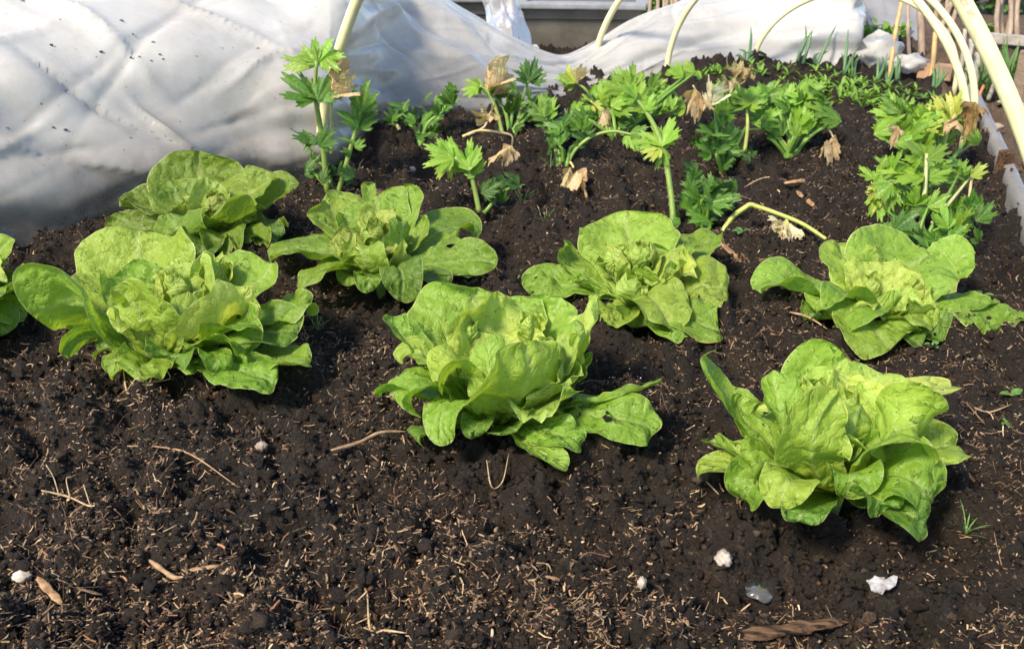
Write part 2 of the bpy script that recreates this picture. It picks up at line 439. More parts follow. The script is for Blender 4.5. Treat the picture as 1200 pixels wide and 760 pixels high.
def bed_points(n, ymax=2.6, power=1.0):
    """spots on the bed, thicker near the camera where single crumbs can be told apart"""
    y = 0.56 + (ymax - 0.56) * nr.random(n) ** (1.0 + power)
    x = (nr.random(n) * 2 - 1) * (0.36 + 0.50 * y)
    x = np.minimum(x, 1.1)
    return x, y
def scatter(name, base, n, rmin, rmax, ymax, power, jitter, mat, sink=0.3):
    bv, bf = base
    x, y = bed_points(n, ymax, power)
    z = soil_z(x, y) - 0.035 * np.clip((x - edge_x(y)) / 0.05, 0, 1)
    r = rmin + (rmax - rmin) * nr.random(n) ** 2.5
    R = rot_mats(n)
    sv = bv[None] * (1 + jitter * nr.normal(size=(n, len(bv), 1))) * (0.6 + 0.6 * nr.random((n, 1, 3)))
    pts = np.einsum('nij,nvj->nvi', R, sv) * r[:, None, None]
    pts[:, :, 2] *= 0.8
    pts += np.stack([x, y, z + r * (1 - sink)], 1)[:, None, :] - np.array([0, 0, 0])
    Fv = (bf[None] + (np.arange(n) * len(bv))[:, None, None]).reshape(-1, 3)
    m = bpy.data.meshes.new(name)
    m.vertices.add(n * len(bv)); m.vertices.foreach_set('co', pts.astype(np.float32).ravel())
    m.loops.add(Fv.size); m.loops.foreach_set('vertex_index', Fv.astype(np.int32).ravel())
    m.polygons.add(len(Fv)); m.polygons.foreach_set('loop_start', np.arange(0, Fv.size, 3, dtype=np.int32))
    m.update(calc_edges=True)
    k = np.exp(nr.normal(size=(n, 1)) * 0.55) * np.where(nr.random((n, 1)) < .12, 1.35, .72)
    tc = np.concatenate([k * (1 + .12 * nr.random((n, 1))), k, k * (1 - .12 * nr.random((n, 1))), np.ones((n, 1))], 1)
    at_ = m.attributes.new('tint', 'FLOAT_COLOR', 'POINT'); at_.data.foreach_set('color', np.repeat(tc, len(bv), axis=0).astype(np.float32).ravel())
    m.materials.append(mat)
    o = link_mesh(name, m); stuff(o); return o
o = scatter('soil_crumbs', ICO1, 62000, 0.0009, 0.0043, 2.3, 0.9, 0.38, M_CRUMB)
tag(o, 'loose dark crumbs of damp earth strewn over the whole bed', 'soil')
o = scatter('soil_clods', ICO2, 1500, 0.003, 0.0085, 2.4, 0.7, 0.26, M_CRUMB, 0.5)
tag(o, 'larger rounded clods of dark earth lying among the crumbs', 'soil')

def straw_litter(n, ymax, power, lmin, lmax, wmin, wmax, name='straw_litter', bend=.32, thr=.06, tone=.95):
    x, y = bed_points(n, ymax, power)
    # litter lies in drifts
    keep = (1.5 * fbm(x * 7, y * 7, 77, 4) + 0.35 * nr.random(n)) > thr
    x, y = x[keep], y[keep]; n = len(x)
    z = soil_z(x, y) + 0.0016 - 0.035 * np.clip((x - edge_x(y)) / 0.05, 0, 1)
    L = lmin + (lmax - lmin) * nr.random(n) ** 2.2; Wd = wmin + (wmax - wmin) * nr.random(n) ** 1.5
    a = nr.random(n) * 2 * np.pi; tl = nr.normal(size=n) * 0.45
    ax = np.stack([np.cos(a) * np.cos(tl), np.sin(a) * np.cos(tl), np.sin(tl)], 1)
    sd_ = np.stack([-np.sin(a), np.cos(a), 0 * a + nr.normal(size=n) * 0.4], 1)
    up = np.cross(ax, sd_)
    c = np.stack([x, y, z], 1)
    bow = nr.normal(size=n)[:, None] * bend * 4 * .25
    sec = []
    for s in (-0.5, 0.0, 0.5):
        ce = c + ax * (L * s)[:, None] + sd_ * (L[:, None] * bow * (0.25 - s * s))
        w = Wd * (1.0 if s == 0 else 0.75) * (0.5 + 0.8 * nr.random(n))
        sec += [ce + sd_ * (w / 2)[:, None], ce + up * (w * 0.35)[:, None], ce - sd_ * (w / 2)[:, None]]
    P = np.stack(sec, 1)
    bf = np.array([[0, 1, 4, 3], [1, 2, 5, 4], [3, 4, 7, 6], [4, 5, 8, 7]])
    Fv = (bf[None] + (np.arange(n) * 9)[:, None, None]).reshape(-1, 4)
    pal = np.array([(0.30, 0.19, 0.10), (0.42, 0.29, 0.16), (0.20, 0.115, 0.06), (0.12, 0.07, 0.04), (0.52, 0.40, 0.25), (0.26, 0.12, 0.06)])
    cc = pal[nr.choice(len(pal), n, p=[.26, .2, .24, .16, .06, .08])] * tone * (0.55 + 0.7 * nr.random((n, 1)))
    m = bpy.data.meshes.new(name)
    m.vertices.add(n * 9); m.vertices.foreach_set('co', P.astype(np.float32).ravel())
    m.loops.add(Fv.size); m.loops.foreach_set('vertex_index', Fv.astype(np.int32).ravel())
    m.polygons.add(len(Fv)); m.polygons.foreach_set('loop_start', np.arange(0, Fv.size, 4, dtype=np.int32))
    m.update(calc_edges=True)
    at_ = m.attributes.new('tint', 'FLOAT_COLOR', 'POINT')
    at_.data.foreach_set('color', np.repeat(np.concatenate([cc, np.ones((n, 1))], 1), 9, axis=0).astype(np.float32).ravel())
    m.materials.append(M_STRAW)
    return stuff(link_mesh(name, m))
o = straw_litter(80000, 2.4, 0.9, 0.0015, 0.0135, 0.0005, 0.0019)
tag(o, 'fine tan flecks of straw and fibre strewn over the earth', 'litter')
o = straw_litter(9000, 2.2, 0.8, 0.010, 0.040, 0.0003, 0.0009, 'dry_fibres', .7, .10)
tag(o, 'long hair-thin dry root fibres matted through the top of the earth', 'litter')

o = straw_litter(34000, 2.4, 0.9, 0.0015, 0.008, 0.0008, 0.0032, 'bark_flecks', .3, .02, .75)
tag(o, 'small flat tan and rust flecks of bark mixed in the earth', 'litter')

# ---------------------------------------------------------------- lettuces
def bez(P0, Pm, P2, t):
    C = 2 * Pm - 0.5 * (P0 + P2); t = t[:, None]
    p = (1 - t) ** 2 * P0 + 2 * t * (1 - t) * C + t * t * P2
    d = 2 * (1 - t) * (C - P0) + 2 * t * (P2 - C)
    return p, d / (np.linalg.norm(d, axis=1)[:, None] + 1e-9)
def leaf_geo(P0, Pm, P2, Wd, az, roll=0.0, cup=0.9, ruf=0.10, lip=0.0, seed=0, blister=0.0048, nt=34, nv=31, neck=0.42, floor=None):
    r = random.Random(seed)
    s = np.linspace(0, 1, nt); t = 1 - (1 - s) ** 1.7
    p, T = bez(P0, Pm, P2, t)
    L = np.linalg.norm(np.diff(p, axis=0), axis=1).sum()
    c = 0.52
    up_ = np.clip(t / c, 0, 1); grow = neck + (1 - neck) * (up_ * up_ * (3 - 2 * up_)) ** 0.8
    close = np.sqrt(np.clip(1 - (np.clip((t - c) / (1 - c), 0, 1)) ** 2.7, 0, 1))
    Wd = Wd * 1.17
    w = 0.5 * Wd * grow * close
    a = math.radians(az); side0 = np.array([-math.sin(a), math.cos(a), 0.0])
    v = np.linspace(-1, 1, nv)
    ph = [r.random() * 6.28 for _ in range(6)]
    k1, k2 = r.choice([3, 4, 5]), r.choice([7, 8, 9, 11])
    off = Vector((r.random() * 50, r.random() * 50, r.random() * 50))
    Vv, uv, eg = [], [], []
    tw = r.uniform(-0.25, 0.25)
    for i in range(nt):
        sd_ = side0 - T[i] * np.dot(side0, T[i]); sd_ /= np.linalg.norm(sd_) + 1e-9
        nn = np.cross(T[i], sd_)
        ro = math.radians(roll) * min(1, t[i] * 1.6) + tw * t[i]
        S = sd_ * math.cos(ro) + nn * math.sin(ro); Nn = np.cross(T[i], S)
        for j in range(nv):
            vv = v[j]; th = cup * vv * (0.6 + 0.4 * t[i])
            if abs(cup) > 1e-3:
                kc = cup * (0.6 + 0.4 * t[i])
                lat = w[i] * math.sin(th) / kc; nor = w[i] * (1 - math.cos(th)) / kc
            else: lat, nor = w[i] * vv, 0.0
            e = 1 - (1 - abs(vv) ** 2.0) * (1 - t[i] ** 7)
            ang = math.atan2(vv * w[i], (t[i] - 0.35) * L)
            wave = math.sin(k1 * ang + ph[0]) + 0.40 * math.sin(k2 * ang + ph[1]) * e + 0.22 * math.sin(17 * ang + ph[2]) * e * e
            loc = mn.noise(Vector((math.cos(ang) * 1.3, math.sin(ang) * 1.3, 0)) + off) * 1.6 + 0.75
            nor += 1.25 * ruf * Wd * wave * loc * e ** 1.4 * (0.35 + 0.65 * t[i])
            lat *= 1 + 0.045 * e * (math.sin(4 * ang + ph[3]) + 0.6 * math.sin(9 * ang + ph[4]))
            nor -= lip * Wd * max(0, e - 0.45) ** 2 * 2.2
            q = Vector((lat, t[i] * L, 0)) + off
            bl = mn.noise(q * 34) * 1.0 + mn.noise(q * 80) * 0.42
            fold = (mn.noise(q * 12)) * 0.023 + 0.0045 * (1 - abs(mn.noise(q * 17 + off)) * 2.4)
            rib = math.exp(-(vv * w[i] / 0.004) ** 2)
            nor += (blister * (bl) + fold * min(1, Wd / 0.12)) * (1 - 0.7 * rib) * min(1, t[i] * 3) - 0.0025 * rib * (1 - t[i])
            along = 0.35 * ruf * Wd * math.sin(k1 * ang + ph[5]) * e ** 3
            P = p[i] + S * lat + Nn * nor + T[i] * along
            if floor is not None and P[2] < 0.06 and t[i] > .12:      # lies on the lumps of earth, not in them
                fz = grid_z(P[0], P[1]) + .003
                if P[2] < fz: P[2] = fz + (P[2] - fz) * 0.08
            Vv.append(P); uv.append((vv * 0.5 + 0.5, t[i])); eg.append(e)
    F = [(i * nv + j, i * nv + j + 1, (i + 1) * nv + j + 1, (i + 1) * nv + j) for i in range(nt - 1) for j in range(nv - 1)]
    return np.array(Vv), F, uv, eg

GREEN_OUT, GREEN_MID, GREEN_IN, GREEN_OLD = (0.205, 0.345, 0.036), (0.275, 0.415, 0.052), (0.40, 0.51, 0.10), (0.12, 0.235, 0.026)
LN = [0]
def lettuce(label, ox, oy, zs, base, leaves, hearts=(), tone=1.0):
    """leaves: (azimuth, tip x, y, depth, middle x, y, depth, width, cup, ruffle, roll, colour[, lip]); x, y in the enlarged photograph"""
    bx, by = ox + base[0] / zs, oy + base[1] / zs
    B = gpt(bx, by); D0 = gdepth(bx, by)
    B[2] = max(0.0, grid_z(B[0], B[1]) - 0.006)
    root = thing('lettuce', label, 'lettuce', B, 'lettuces in the bed')
    fl = 0.006
    V, F = tube_geo([B + np.array([0, 0, -0.03]), B + np.array([0, 0, 0.0]), B + np.array([0, 0, 0.03])], [0.006, 0.009, 0.008], 10)
    o = mesh_obj('stalk', V, F, M_STEM, root); o.color = (0.26, 0.36, 0.10, 1)
    def put(P0, Pm, P2, Wd, az, cup, ruf, roll, c, lip, seed, **kw):
        V, F, uv, eg = leaf_geo(P0, Pm, P2, Wd, az, roll, cup, ruf, lip, seed, floor=fl, **kw)
        o = mesh_obj('leaf', V, F, M_LETTUCE, root, True, uv, eg)
        k = tone * rng.uniform(0.9, 1.1)
        o.color = (c[0] * k * rng.uniform(0.9, 1.1), c[1] * k, c[2] * k, 1)
    for lf in leaves:
        az, tx, ty, td, mx, my, md, wd, cup, ruf, roll, c = lf[:12]
        lip = lf[12] if len(lf) > 12 else 0.05
        LN[0] += 1
        P2 = at(ox + tx / zs, oy + ty / zs, D0 + td); Pm = at(ox + mx / zs, oy + my / zs, D0 + md)
        P2[2] = max(P2[2], 0.010); Pm[2] = max(Pm[2], 0.014)
        Wd = wd / zs / FPX * (D0 + md)
        a = math.radians(az)
        P0 = B + np.array([0.012 * math.cos(a), 0.012 * math.sin(a), 0.012])
        put(P0, Pm, P2, Wd, az, cup, ruf, roll, c, lip, LN[0] * 13 + 5)
    if hearts:          # the crumpled ring of half-grown leaves round the heart
        hx, hy, hd, hr, _ = hearts[0]; HC = at(ox + hx / zs, oy + hy / zs, D0 + hd)
        for k in range(8):
            LN[0] += 1
            a = k * 2.399 + rng.uniform(-.4, .4); q = rng.uniform(.75, 1.15); d = np.array([math.cos(a), math.sin(a), 0])
            ctr = np.array([(HC[0] + B[0]) / 2, (HC[1] + B[1]) / 2, 0])
            put(B + np.array([0, 0, .015]) + d * .008, ctr + d * .042 * q + np.array([0, 0, HC[2] * .62]), ctr + d * .066 * q + np.array([0, 0, HC[2] * rng.uniform(.80, 1.02)]),
                .085 * q, math.degrees(a), rng.uniform(.8, 1.3), .09, rng.uniform(-15, 15), rng.choice((GREEN_MID, GREEN_IN, GREEN_IN)), .08, LN[0] * 13 + 5, nt=26, nv=23, blister=.004)
    for hx, hy, hd, hr, nleaf in hearts:
        C = at(ox + hx / zs, oy + hy / zs, D0 + hd); R = hr / zs / FPX * D0
        for k in range(nleaf):
            LN[0] += 1
            a = k * 2.399 + rng.uniform(-.3, .3); f = 0.35 + 0.65 * k / max(1, nleaf - 1)
            d = np.array([math.cos(a), math.sin(a), 0])
            P0 = C - np.array([0, 0, R * 1.5]) + d * R * 0.15
            Pm = C + d * R * 0.95 * f - np.array([0, 0, R * 0.15])
            P2 = C + d * R * (0.45 * f + 0.1) + np.array([0, 0, R * (0.95 - 0.25 * f)])
            put(P0, Pm, P2, R * (1.0 + 0.7 * f), math.degrees(a), 1.5, 0.10, rng.uniform(-15, 15), GREEN_IN, 0.05, LN[0] * 13 + 5, nt=22, nv=19, blister=0.004)
    return root
O, Md, I, D = GREEN_OUT, GREEN_MID, GREEN_IN, GREEN_OLD

# middle of the front row
lettuce('bushy butterhead lettuce, a broad smooth leaf over its front, one lone leaf thrust out sideways', 420, 320, 3.04, (500, 575), [
    (90, 425, 45, .10, 420, 200, .08, 440, .7, .05, 0, Md), (55, 720, 92, .07, 660, 240, .06, 270, .8, .06, 0, Md),
    (20, 850, 80, .02, 780, 270, .02, 180, 1.0, .14, 10, I), (100, 480, 88, .03, 470, 250, .03, 290, .9, .14, 0, I),
    (140, 405, 165, .02, 400, 280, .01, 180, 1.2, .12, 0, I), (10, 760, 182, -.01, 790, 270, -.01, 190, 1.0, .10, 0, I),
    (-78, 585, 235, -.10, 590, 420, -.085, 380, .28, .07, 20, Md, .02), (-100, 470, 212, -.05, 465, 390, -.07, 170, .7, .08, -10, Md),
    (185, 290, 440, -.07, 360, 330, -.05, 200, .8, .10, 25, Md), (195, 150, 490, -.05, 250, 400, -.04, 230, .7, .10, 30, O),
    (185, 72, 440, -.01, 190, 430, -.01, 190, .7, .08, 35, O), (-125, 300, 615, -.09, 320, 460, -.07, 160, .6, .08, 10, O),
    (160, 108, 152, .03, 190, 260, .02, 110, 1.0, .08, 0, O), (175, 150, 325, .0, 250, 300, .0, 140, .8, .10, 0, Md),
    (8, 1065, 400, -.02, 920, 430, -.02, 150, .5, .09, -30, O, .04), (-8, 1040, 560, -.05, 900, 520, -.05, 190, .5, .06, 25, O),
    (-35, 795, 610, -.09, 690, 560, -.08, 150, .5, .05, 10, O), (-58, 745, 690, -.12, 640, 625, -.10, 110, 1.2, .05, 0, Md),
    (5, 800, 300, .0, 750, 380, .0, 170, .8, .08, 0, D), (-95, 420, 590, -.08, 430, 530, -.07, 100, .6, .10, 0, D),
    (-60, 560, 560, -.09, 540, 540, -.07, 170, .6, .08, 0, D), (170, 200, 600, -.04, 300, 540, -.03, 170, .6, .10, 20, D),
], [(668, 300, -.03, 80, 9), (400, 215, .02, 60, 4), (600, 190, .02, 60, 4)], 1.06)

# left, its one leaf stretched out sideways
lettuce('wide butterhead lettuce with one big flat leaf leaning out towards the plastic sheet', 0, 160, 2.374, (450, 640), [
    (90, 390, 258, .11, 390, 390, .08, 310, .7, .04, 0, Md), (180, 92, 505, -.01, 225, 480, .0, 290, .40, .03, 62, Md),
    (205, 190, 615, -.02, 280, 560, -.01, 130, .5, .05, 40, O),
    (130, 330, 370, .05, 380, 450, .04, 200, .9, .07, 0, Md), (100, 480, 345, .03, 490, 430, .03, 130, 1.1, .10, 0, I),
    (-115, 330, 425, -.09, 385, 520, -.075, 230, .3, .08, -12, Md, .02), (-85, 525, 435, -.05, 480, 545, -.07, 140, 1.1, .12, 0, Md),
    (-40, 680, 445, -.04, 590, 520, -.05, 220, .8, .12, 10, I), (25, 760, 345, .03, 680, 425, .02, 230, .8, .08, 0, Md),
    (60, 565, 368, .02, 560, 430, .01, 130, 1.0, .10, 0, I), (0, 850, 475, .0, 760, 500, -.01, 110, .6, .16, 0, O),
    (5, 815, 550, -.03, 700, 545, -.03, 170, .8, .14, 10, D), (-18, 858, 635, -.05, 725, 625, -.05, 150, .6, .14, 0, O),
    (-45, 765, 692, -.09, 655, 650, -.08, 140, .6, .12, 0, O), (-110, 365, 675, -.09, 400, 635, -.07, 140, .7, .14, 0, O),
    (210, 290, 665, -.05, 340, 620, -.04, 90, .8, .12, 0, O), (-80, 590, 655, -.10, 580, 600, -.08, 90, .9, .12, 0, O),
    (70, 615, 335, .06, 590, 410, .05, 120, 1.0, .12, 0, I), (190, 265, 600, -.01, 335, 590, -.01, 110, .7, .12, 0, D),
    (-65, 690, 600, -.07, 610, 580, -.06, 150, .8, .14, 0, O), (-100, 470, 640, -.09, 480, 600, -.08, 130, .8, .14, 0, D),
    (-30, 720, 520, -.06, 640, 540, -.06, 140, .8, .14, 0, O), (45, 640, 365, .04, 610, 430, .03, 120, 1.0, .14, 0, I),
], [(480, 420, .0, 55, 6), (600, 385, .02, 50, 5)])

# behind it, close to the plastic sheet
lettuce('smaller butterhead lettuce with a tall rounded back leaf standing against the plastic sheet', 0, 160, 2.374, (600, 318), [
    (90, 556, 42, .10, 560, 150, .08, 235, .6, .03, 0, O), (165, 335, 165, .05, 440, 210, .04, 160, .6, .05, 10, O),
    (190, 292, 255, .0, 380, 258, .0, 90, 1.3, .04, -20, O), (120, 475, 118, .05, 510, 190, .04, 150, .9, .08, 0, Md),
    (100, 598, 116, .0, 585, 190, .0, 105, 1.0, .12, 0, I), (40, 745, 108, .03, 680, 180, .03, 190, .8, .08, 0, Md),
    (18, 822, 122, .06, 750, 180, .05, 120, .7, .05, 0, O), (-120, 480, 212, -.05, 510, 275, -.06, 190, .6, .06, -10, O, .05),
    (-30, 710, 195, -.03, 650, 230, -.04, 170, .8, .12, 0, Md), (0, 802, 250, .0, 720, 255, .0, 150, .8, .10, 0, O),
    (-90, 640, 330, -.08, 620, 270, -.07, 120, .9, .12, 0, O), (-60, 712, 330, -.07, 680, 280, -.06, 100, .9, .12, 0, O),
    (-30, 775, 300, -.05, 725, 270, -.05, 100, .8, .12, 0, D), (-100, 560, 330, -.08, 570, 290, -.07, 120, .8, .10, 0, D),
    (200, 420, 320, -.02, 500, 290, -.02, 140, .8, .10, 0, D),
], [(600, 190, .0, 45, 6)], .74)

# second row, centre
lettuce('sprawling butterhead lettuce with wide drooping side leaves and a spiky open middle', 300, 200, 3.75, (545, 490), [
    (182, 55, 400, -.01, 270, 370, .0, 340, .7, .05, 22, O), (140, 285, 138, .10, 380, 230, .08, 260, .7, .03, 0, Md),
    (95, 520, 105, .08, 540, 210, .06, 280, .8, .06, 0, Md), (75, 642, 78, .06, 640, 180, .05, 170, .9, .08, 0, Md),
    (100, 492, 55, .11, 500, 130, .10, 60, .8, .04, 0, O), (22, 960, 290, .05, 820, 260, .05, 290, .5, .05, 15, O),
    (2, 1062, 410, -.02, 840, 395, -.02, 170, .5, .10, 25, O, .03), (-5, 1010, 470, -.01, 860, 440, -.01, 150, .5, .05, 10, O),
    (-72, 640, 600, -.08, 635, 440, -.08, 165, .5, .05, 0, D), (-40, 862, 505, -.05, 740, 470, -.05, 140, .6, .06, 0, D),
    (215, 195, 550, -.06, 350, 440, -.05, 170, .8, .08, 10, O), (-105, 440, 320, -.07, 480, 405, -.065, 240, .45, .13, -10, Md),
    (-35, 645, 212, -.01, 635, 315, -.02, 180, .8, .08, 10, Md), (100, 530, 168, .04, 530, 240, .03, 160, 1.1, .08, 0, I),
    (30, 735, 188, .03, 720, 290, .02, 120, 1.0, .14, 0, Md), (160, 375, 185, .04, 400, 270, .03, 130, 1.0, .08, 0, Md),
    (-90, 500, 530, -.08, 500, 450, -.07, 120, .8, .12, 0, O), (-130, 390, 500, -.06, 430, 450, -.05, 140, .8, .10, 0, O),
    (-50, 590, 330, -.04, 570, 380, -.05, 150, .9, .10, 0, I),
], [(510, 275, .0, 70, 7)], .86)

# second row, right of the centre
lettuce('open butterhead lettuce with a scooped round front leaf and blistered pale middle', 600, 230, 3.8, (560, 510), [
    (95, 505, 72, .10, 520, 230, .08, 400, .75, .05, 0, Md), (155, 235, 192, .06, 290, 330, .05, 200, .8, .04, 0, O),
    (180, 52, 400, .02, 220, 385, .02, 170, .5, .04, -25, O), (-150, 410, 225, .0, 445, 330, -.01, 165, 1.0, .08, 0, I, .03),
    (40, 930, 195, .09, 800, 240, .07, 200, .7, .05, 5, O), (22, 845, 232, .03, 740, 280, .03, 150, .8, .06, 0, Md),
    (5, 965, 420, -.01, 845, 420, -.01, 320, .5, .03, 32, Md), (-28, 925, 640, -.07, 800, 600, -.06, 220, .5, .05, 15, O),
    (-48, 715, 610, -.09, 625, 470, -.06, 280, .95, .05, 0, Md), (-120, 395, 600, -.06, 480, 520, -.06, 170, .8, .08, 0, Md),
    (-15, 730, 315, .0, 690, 385, -.01, 170, .9, .08, 0, Md), (190, 270, 380, .0, 360, 420, .0, 150, .8, .10, 0, Md),
    (-90, 545, 625, -.06, 545, 565, -.05, 170, .7, .06, 0, D), (120, 460, 215, .04, 480, 300, .03, 150, 1.0, .12, 0, I),
    (60, 600, 215, .04, 590, 300, .03, 160, 1.0, .14, 0, I), (-70, 560, 345, -.03, 550, 420, -.04, 150, .9, .10, 0, I),
    (-35, 780, 660, -.08, 690, 620, -.07, 170, .5, .05, 0, O),
], [(570, 260, .02, 75, 9), (470, 280, -.01, 60, 5)])

# front row, right
lettuce('ragged butterhead lettuce with tall wavy upright leaves and nibbled outer edges', 790, 250, 2.0, (375, 665), [
    (165, 46, 335, .03, 125, 445, .02, 150, .9, .10, 0, Md), (90, 400, 335, .09, 360, 430, .07, 220, .7, .05, 0, Md),
    (-150, 235, 368, -.02, 260, 490, -.03, 140, 1.0, .10, 0, Md), (-105, 390, 410, -.09, 322, 555, -.085, 150, -.35, .11, 22, Md, .0),
    (-50, 620, 500, -.06, 505, 520, -.08, 190, .6, .08, 28, Md, .03), (10, 640, 432, .0, 530, 455, -.01, 140, .7, .06, 0, I),
    (60, 485, 365, .03, 450, 440, .02, 140, 1.0, .10, 0, I), (95, 400, 375, .02, 400, 440, .01, 120, 1.1, .14, 0, I),
    (0, 662, 545, -.02, 560, 570, -.03, 150, .6, .06, 10, Md), (-50, 625, 690, -.09, 535, 625, -.09, 170, .6, .06, 15, O),
    (-55, 600, 735, -.11, 520, 690, -.10, 110, .6, .12, 0, D), (-90, 400, 675, -.10, 425, 600, -.09, 110, .9, .06, 0, O),
    (-115, 250, 695, -.11, 285, 620, -.10, 120, .7, .12, 0, Md), (180, 48, 605, -.01, 160, 595, -.02, 100, .8, .14, 0, Md),
    (215, 145, 680, -.05, 220, 625, -.05, 120, .8, .14, 0, O), (175, 80, 525, .01, 150, 560, .0, 70, .8, .14, 0, O),
    (-100, 290, 728, -.12, 320, 680, -.10, 100, .7, .14, 0, D), (140, 150, 430, .03, 190, 510, .02, 130, .9, .12, 0, Md),
    (-70, 470, 700, -.11, 470, 660, -.10, 110, .7, .14, 0, D), (-130, 170, 600, -.05, 240, 590, -.05, 130, .8, .12, 0, O),
    (-75, 440, 430, -.02, 420, 520, -.05, 130, 1.0, .10, 0, Md),
], [(330, 430, .0, 50, 6), (410, 450, .0, 45, 4)], 1.08)

# second row, far right
lettuce('flat spreading butterhead lettuce with a bent leaf flopped far out over bare soil', 790, 250, 2.0, (490, 262), [
    (178, 214, 195, .0, 310, 165, .01, 180, .7, .06, 10, Md), (110, 388, 64, .07, 410, 140, .05, 140, .8, .05, 0, Md),
    (205, 320, 218, -.04, 400, 195, -.03, 130, .7, .08, 15, Md), (60, 605, 98, .06, 530, 150, .04, 240, .7, .06, 0, Md),
    (25, 705, 95, .05, 620, 140, .05, 130, .8, .06, 0, Md), (-92, 500, 352, -.08, 468, 262, -.06, 180, .6, .06, 0, O),
    (-45, 605, 275, -.05, 550, 228, -.04, 140, .7, .06, 0, Md), (-5, 818, 300, -.02, 700, 268, -.02, 120, .6, .06, 10, O, .03),
    (10, 742, 205, .03, 660, 230, .02, 120, .7, .06, 0, O), (-55, 572, 345, -.06, 540, 285, -.05, 90, .7, .06, 0, D),
    (-130, 380, 260, -.05, 430, 230, -.05, 130, .7, .08, 0, O), (95, 470, 110, .03, 470, 170, .02, 150, .9, .08, 0, I),
    (-170, 300, 240, -.02, 380, 235, -.02, 110, .8, .08, 0, D), (-20, 640, 290, -.03, 560, 260, -.03, 110, .7, .06, 0, D),
    (40, 560, 140, .03, 520, 190, .02, 120, .9, .08, 0, I), (-80, 470, 200, -.02, 480, 215, -.02, 120, 1.0, .10, 0, Md),
], [(455, 175, .0, 40, 5)])

# at the left border of the picture
lettuce('butterhead lettuce farthest along its row beside the sheet, only some leaves showing', 0, 0, 1.0, (-42, 372), [
    (60, 14, 280, .05, -15, 320, .04, 75, .8, .06, 0, Md), (0, 46, 330, .0, 5, 345, .0, 60, .7, .06, 0, O),
    (-40, 10, 395, -.06, -15, 370, -.05, 55, .7, .06, 0, D), (90, -50, 262, .09, -45, 310, .07, 95, .8, .05, 0, Md),
    (180, -130, 330, .0, -85, 340, .0, 90, .7, .06, 0, Md), (-90, -50, 400, -.09, -45, 350, -.07, 90, .7, .08, 0, O),
    (-140, -100, 380, -.05, -70, 350, -.05, 80, .7, .08, 0, O), (30, 20, 345, .03, -10, 350, .03, 60, .8, .06, 0, D),
    (-20, 30, 370, -.03, -5, 365, -.03, 60, .7, .06, 0, O),
], [(-45, 305, .0, 28, 7)])

# ---------------------------------------------------------------- celery
def celery_leaflet(seed, dry=False):
    """three-lobed toothed blade, base at the origin, tip at x = 1"""
    r = random.Random(seed); nth = 61; rings = 6
    lobes = [(-1.12, 0.62, .42), (-0.62, 0.88, .38), (0.0, 1.06, .40), (0.62, 0.86, .38), (1.12, 0.62, .42)]
    lobes = [(a + r.uniform(-.08, .08), l * r.uniform(.9, 1.1), wd) for a, l, wd in lobes]
    V = [(0, 0, 0)]; uv = [(0.5, 0.0)]; eg = [0.0]; F = []
    ph = r.random() * 6; cupk = r.uniform(0.05, 0.35)
    for k in range(1, rings + 1):
        f = k / rings
        for i in range(nth):
            th = -1.45 + 2.9 * i / (nth - 1)
            env = max(l * max(0.0, 1 - ((th - a) / wd) ** 2 * 0.6) for a, l, wd in lobes)
            tooth = 1.0 - 0.13 * (1 if i % 4 in (1, 2) else 0) - 0.04 * r.random()
            R = max(env, 0.28) * (tooth if k == rings else 1.0) * f
            x, y = R * math.cos(th * 0.80), R * math.sin(th * 0.80) * 0.92
            la = min(abs(th - a) for a, _, _ in lobes)
            z = 0.16 * min(la, .3) * f - cupk * (y * y) - 0.20 * x * x * f * (0.4 + cupk) + 0.05 * f * math.sin(5 * th + ph)
            if dry: z += 0.28 * f * math.sin(3.3 * th + ph) + .22 * f * mn.noise(Vector((x * 3, y * 3, seed * 3.1))); x, y = x * (0.9 + .1 * math.sin(9 * th)) + .12 * mn.noise(Vector((y * 4, x * 4, seed))), y * 0.68
            z += 0.035 * mn.noise(Vector((x * 5, y * 5, seed)))
            V.append((x, y, z)); uv.append((0.5 + 0.5 * min(1, max(-1, th / 1.4)), f)); eg.append(0.99 if k == rings else 0.5 * f)
    for i in range(nth - 1): F.append((0, 1 + i, 2 + i))
    for k in range(rings - 1):
        for i in range(nth - 1):
            a = 1 + k * nth + i; F.append((a, a + nth, a + nth + 1, a + 1))
    me = bpy.data.meshes.new('celery_leaflet')
    me.from_pydata(V, [], F); me.polygons.foreach_set('use_smooth', [True] * len(F))
    l = me.uv_layers.new(name='leafuv'); vi = np.empty(len(me.loops), dtype=np.int32); me.loops.foreach_get('vertex_index', vi)
    l.data.foreach_set('uv', np.array(uv)[vi].astype(np.float32).ravel())
    at_ = me.attributes.new('edge', 'FLOAT', 'POINT'); at_.data.foreach_set('value', np.array(eg, dtype=np.float32))
    me.materials.append(M_DRY if dry else M_CELERY); return me
LEAFLETS = [celery_leaflet(k) for k in range(8)]
DRYLETS = [celery_leaflet(40 + k, True) for k in range(5)]
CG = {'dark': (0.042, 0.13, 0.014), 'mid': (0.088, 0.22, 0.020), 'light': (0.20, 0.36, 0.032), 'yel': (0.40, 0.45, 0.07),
      'dry': (0.68, 0.50, 0.32), 'pale': (0.82, 0.72, 0.53), 'brown': (0.34, 0.19, 0.09)}
